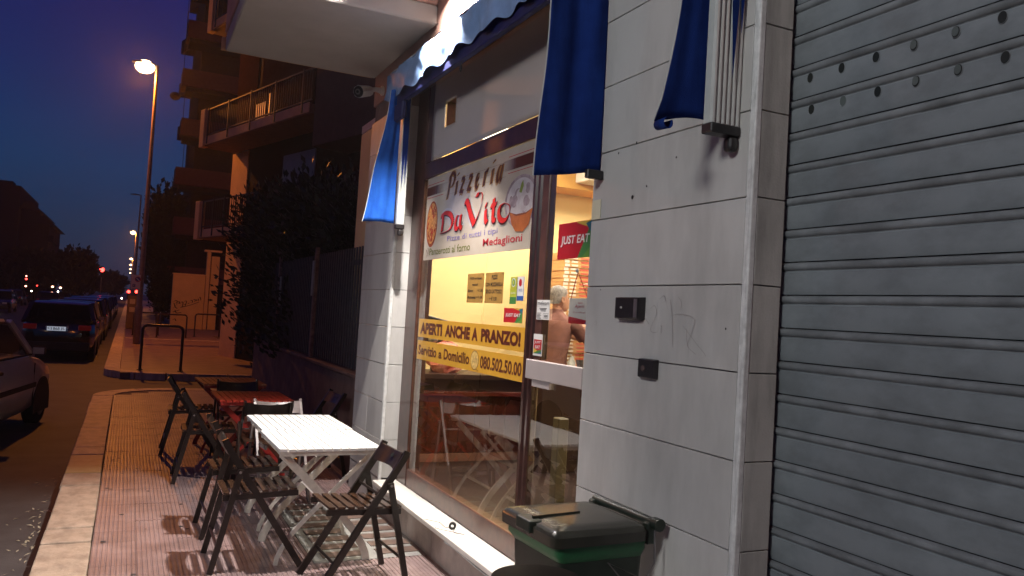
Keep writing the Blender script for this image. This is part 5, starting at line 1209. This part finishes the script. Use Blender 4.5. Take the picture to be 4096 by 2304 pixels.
# ------------------------------------------------------------------ second building with the angled balconies
ang = math.radians(16)
def frame2(o): o.location = (1.59, 23.2, 0); o.rotation_euler = (0, 0, ang)   # local +y runs away along its face, local +x into it
b2 = thing('apartment_building', 'brown apartment block with railed balconies behind the dark bushes', 'building', (0, 0, 0)); frame2(b2)
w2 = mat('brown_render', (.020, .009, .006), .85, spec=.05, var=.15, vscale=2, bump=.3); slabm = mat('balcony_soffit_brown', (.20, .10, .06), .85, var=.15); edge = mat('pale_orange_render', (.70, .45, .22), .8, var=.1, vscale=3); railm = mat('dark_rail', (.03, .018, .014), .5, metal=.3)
MB().box(1.0, 12, -13, .44, -.1, 14).build('wall', w2, b2)
MB().box(.965, .999, -.62, .45, -.1, 5.70).build('corner_pier', edge, b2); MB().box(.975, .999, -.87, .45, 5.95, 8.88).build('corner_pier', mat('upper_pier_dimmed', (.05, .022, .011), .85, spec=0.), b2)  # one pier in two tones: lit part bright, dim upper part painted dark
def balc(z, y0, y1, th=.22, rh=.80, n=40, x1=.96, end=True):
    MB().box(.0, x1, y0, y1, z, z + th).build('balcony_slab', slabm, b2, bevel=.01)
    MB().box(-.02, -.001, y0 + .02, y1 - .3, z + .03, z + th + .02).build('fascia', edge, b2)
    if end: MB().box(-.06, .10, y1 - .28, y1 + .02, z - .02, z + th + rh).build('end_pier', edge, b2, bevel=.01)
    zt_ = z + th + rh
    MB().box(.02, .07, y0, y1 - .28, zt_ - .03, zt_).build('hand_rail', railm, b2); MB().box(.025, .065, y0, y1 - .28, z + th + .08, z + th + .11).build('low_rail', railm, b2)
    bar = MB().box(-.008, .008, -.008, .008, 0, rh - .14).mesh('baluster', railm)
    for k in range(n): share('baluster', bar, b2, (.045, y0 + (y1 - y0 - .3) * (k + .5) / n, z + th + .11))
    for k in range(5): MB().box(-.045, -.021, y0 + .3 + k * (y1 - y0 - .8) / 4, y0 + .34 + k * (y1 - y0 - .8) / 4, z + .04, zt_).build('rail_post', railm, b2)
balc(5.71, -6.0, .3, n=52)
balc(3.18, -3.5, .2, n=26); balc(8.9, -6, .3, n=20)
MB().box(.1, .998, -13, -6.02, 5.0, 9.2).build('stair_wall', mat('dark_brown_render', (.10, .045, .03), .9), b2)
MB().box(.96, .998, -4.2, -1.2, 5.95, 8.1).build('shutter', mat('pinkish_blind', (.035, .016, .012), .8, spec=0.), b2)
for k in range(9): MB().box(.86, .88, -1.72 + k * .065, -1.685 + k * .065, 5.96, 6.85).build('chair_slat_white', mat('white_plastic_slat', (.75, .72, .68), .5) if k == 0 else bpy.data.materials['white_plastic_slat'], b2)
MB().box(.82, .845, -2.12, -2.04, 5.96, 7.0).build('white_panel', M['bead'], b2)
MB().box(.97, .998, -4.5, -2.8, 4.3, 5.3).build('window', mat('dull_pane', (.12, .09, .09), .3), b2)
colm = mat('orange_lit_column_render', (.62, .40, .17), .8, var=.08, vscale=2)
# orange wall with graffiti
ow = thing('orange_wall', 'plastered wall lit orange with black graffiti tags', 'wall', (0, 0, 0))
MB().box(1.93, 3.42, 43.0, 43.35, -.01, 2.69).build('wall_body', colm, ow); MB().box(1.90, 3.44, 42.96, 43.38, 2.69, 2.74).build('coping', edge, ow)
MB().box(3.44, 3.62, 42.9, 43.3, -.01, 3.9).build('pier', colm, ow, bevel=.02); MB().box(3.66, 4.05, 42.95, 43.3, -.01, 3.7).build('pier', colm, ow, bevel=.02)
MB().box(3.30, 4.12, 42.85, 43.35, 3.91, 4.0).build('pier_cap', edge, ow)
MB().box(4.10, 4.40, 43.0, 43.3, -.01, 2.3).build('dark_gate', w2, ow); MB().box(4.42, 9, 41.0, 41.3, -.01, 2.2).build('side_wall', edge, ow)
gp = Plane((0, 42.985, 0), (1, 0, 0), (0, 0, 1)); spray = mat('black_spray', (.03, .02, .015), .8, var=0)
def Gs(l): return [[(x / 2.229, 0) for x in ()]] or l
tagst = [[(2.02, 1.28), (2.10, 1.36), (2.20, 1.34), (2.14, 1.22)], [(2.03, .98), (2.24, 1.26)], [(2.05, 1.24), (2.12, 1.05), (2.22, .98)], [(2.20, 1.28), (2.27, 1.33), (2.31, 1.27), (2.27, 1.24), (2.35, 1.24)],
         [(2.40, 1.10), (2.36, 1.28), (2.46, 1.30), (2.44, 1.08), (2.36, 1.12)], [(2.50, 1.10), (2.52, 1.34), (2.62, 1.36), (2.58, 1.14)], [(2.52, 1.20), (2.62, 1.24)], [(2.68, 1.24), (2.76, 1.28)],
         [(2.82, 1.30), (2.80, 1.40), (2.88, 1.42), (2.90, 1.32), (2.82, 1.30)], [(2.95, 1.34), (2.94, 1.46), (3.02, 1.45), (3.0, 1.36)], [(3.06, 1.38), (3.05, 1.48), (3.10, 1.42), (3.16, 1.52), (3.17, 1.42)], [(3.22, 1.62), (3.28, 1.50), (3.24, 1.44)], [(2.36, 1.04), (2.8, 1.18), (3.2, 1.36)], [(2.02, .80), (2.2, .86), (2.32, .92)], [(2.05, .70), (2.12, .88), (2.2, .75), (2.42, .80)], [(3.30, 1.36), (3.31, 1.38)], [(2.04, .40), (2.14, .46), (2.20, .36)]]
pen(gp, tagst, .022, .6, spray, ow, .003, 'graffiti_tag', thin=.9)
# stacked balconies building just beyond (dull red bands)
b3 = thing('far_apartment_block', 'dark apartment block with dull red balcony bands left of the orange wall', 'building', (0, 0, 0))
wd = mat('dark_facade', (.030, .016, .015), .9, var=.3, spec=.05); bd = mat('dull_red_band', (.11, .04, .035), .85, var=.1, spec=.05)
MB().box(3.0, 14, 52, 60, -.1, 24).build('wall', wd, b3)
for k in range(8):
    z = 2.3 + 2.9 * k; MB().box(1.95 + .12 * (k % 2), 6.5, 50.3, 52, z, z + 1.0).build('balcony_band', bd, b3); MB().box(2.2, 6.4, 50.5, 52, z - .25, z - .02).build('slab', wd, b3)
# tower with stepped balconies against the sky
tw = thing('balcony_tower', 'tall dark tower block with stepped balconies against the dusk sky', 'building', (0, 0, 0))
MB().box(3.6, 16, 61, 74, -.1, 34).build('wall', wd, tw)
band2 = mat('tower_band', (.055, .026, .028), .9, var=.15, spec=.05)
for k in range(10):
    z = 3.4 + 3.05 * k; x0 = (2.55, 2.35, 2.5, 2.3, 2.2, 2.15, 2.5, 2.9, 2.8, 2.9)[k]
    i = MB().hexa([(x0 + .7, 58.6, z), (6.5, 58.0, z), (6.5, 61, z), (x0, 61, z), (x0 + .7, 58.6, z + .95), (6.5, 58.0, z + .95), (6.5, 61, z + .95), (x0, 61, z + .95)]); i.build('balcony_front', band2, tw)
    MB().box(x0 + .9, 6.3, 59.0, 61, z - .5, z - .2).build('slab', wd, tw)
    if k % 3 != 1: MB().box(x0 + .25, x0 + .29, 60.2, 60.24, z + .95, z + 2.9).build('pole', wd, tw)
    MB().box(x0 + 1.0, 3.62, 59.8, 61, z + .95, z + 2.6).build('recess', wd, tw)
b = MB(); b.ball((1.95, 60, 15.4), .35, .2, .3, 10, 6); b.build('dish', band2, tw, smooth=True)
MB().box(2.36, 2.40, 60, 60.04, 16, 24.5).build('drain_pipe', wd, tw)
# left hand blocks and trees
lb = thing('left_block', 'dark block of flats at far left, roof terrace against the sky', 'building', (0, 0, 0)); sil = mat('silhouette_facade', (.012, .011, .014), .9, var=.3, spec=.05)
MB().box(-32, -13.2, 118, 140, -.1, 14.3).build('wall', sil, lb); MB().box(-18, -14.2, 119, 122, 14.31, 14.9).build('roof_rail', sil, lb)
MB().box(-13.19, -11.0, 120, 138, -.1, 11.6).build('wing', sil, lb); MB().hexa([(-13.2, 119, 11.61), (-10.6, 119, 11.3), (-10.6, 138, 11.3), (-13.2, 138, 11.61), (-12.8, 119, 12.6), (-12.2, 119, 12.6), (-12.2, 138, 12.6), (-12.8, 138, 12.6)]).build('roof', sil, lb)
MB().box(-10.99, -9.9, 120, 138, -.1, 9.9).build('wing', sil, lb); MB().hexa([(-12.5, 119.4, 9.95), (-9.2, 119.4, 9.8), (-9.2, 138, 9.8), (-12.5, 138, 9.95), (-12.5, 119.4, 10.9), (-10.4, 119.4, 10.9), (-10.4, 138, 10.9), (-12.5, 138, 10.9)]).build('roof', sil, lb)
for k in range(3): MB().box(-9.9, -9.3 + .1 * (k % 2), 119.5, 130, 3.6 + 2 * k, 4.4 + 2 * k).build('balcony', sil, lb)
for k in range(8):
    for j in range(3): MB().box(-17 - k * 1.6, -16.2 - k * 1.6, 117.93, 117.99, 6.5 + j * 2.6, 7.9 + j * 2.6).build('window', M['hole'], lb)
dl = mat('dark_tree_leaf', (.02, .02, .013), .8, var=.4, vscale=2, spec=.1)
for x, y, r, z1, lab in ((-5.6, 100, 2.9, 6.2, 'round dark tree behind the parked cars'), (-9.4, 102, 3.2, 5.8, 'dark tree left of the round one'), (-14, 98, 4.0, 5.6, 'wide dark tree at far left'), (-19.5, 96, 4.2, 5.9, 'leftmost dark tree beyond the cars'), (-2.6, 150, 2.6, 5.2, 'distant dark tree at the end of the road')):
    bush(x, y, r, .8, z1, 3600, lab, 'tree', 'dark trees along the far road', (.35, .7), 'dark_tree', dl, 9, w=.35)
bush(2.4, 80, 1.9, 1.0, 12.0, 4200, 'tall dark tree between the lamp post and the tower', 'tree', 'dark trees beside the tower', (.4, .8), 'dark_tree', dl, 9, w=.35)
bush(1.9, 54, 1.25, 1.0, 8.0, 3600, 'slim dark tree right of the lamp pole', 'tree', 'dark trees beside the tower', (.25, .5), 'dark_tree', dl, 8, w=.3)
bush(1.55, 47, .85, .25, 3.2, 3000, 'dark shrub left of the orange wall', 'bush', 'big bushes behind the fence', (.12, .25), 'dark_shrub', dl, 6, w=.3)

# ------------------------------------------------------------------ haze added for lamp bloom
hb = MB().box(-62, 62, -32, 420, -1.2, 42).build('haze', None); hb['kind'] = 'stuff'; hb['label'] = 'thin haze added to imitate lens bloom round the street lamps'
hm_ = bpy.data.materials.new('bloom_haze'); hm_.use_nodes = True; t_ = hm_.node_tree; t_.nodes.clear()
o_ = t_.nodes.new('ShaderNodeOutputMaterial'); v_ = t_.nodes.new('ShaderNodeVolumePrincipled'); v_.inputs['Color'].default_value = (.9, .9, .95, 1); v_.inputs['Density'].default_value = .0008; v_.inputs['Anisotropy'].default_value = .62
t_.links.new(v_.outputs[0], o_.inputs['Volume']); hb.data.materials.append(hm_)
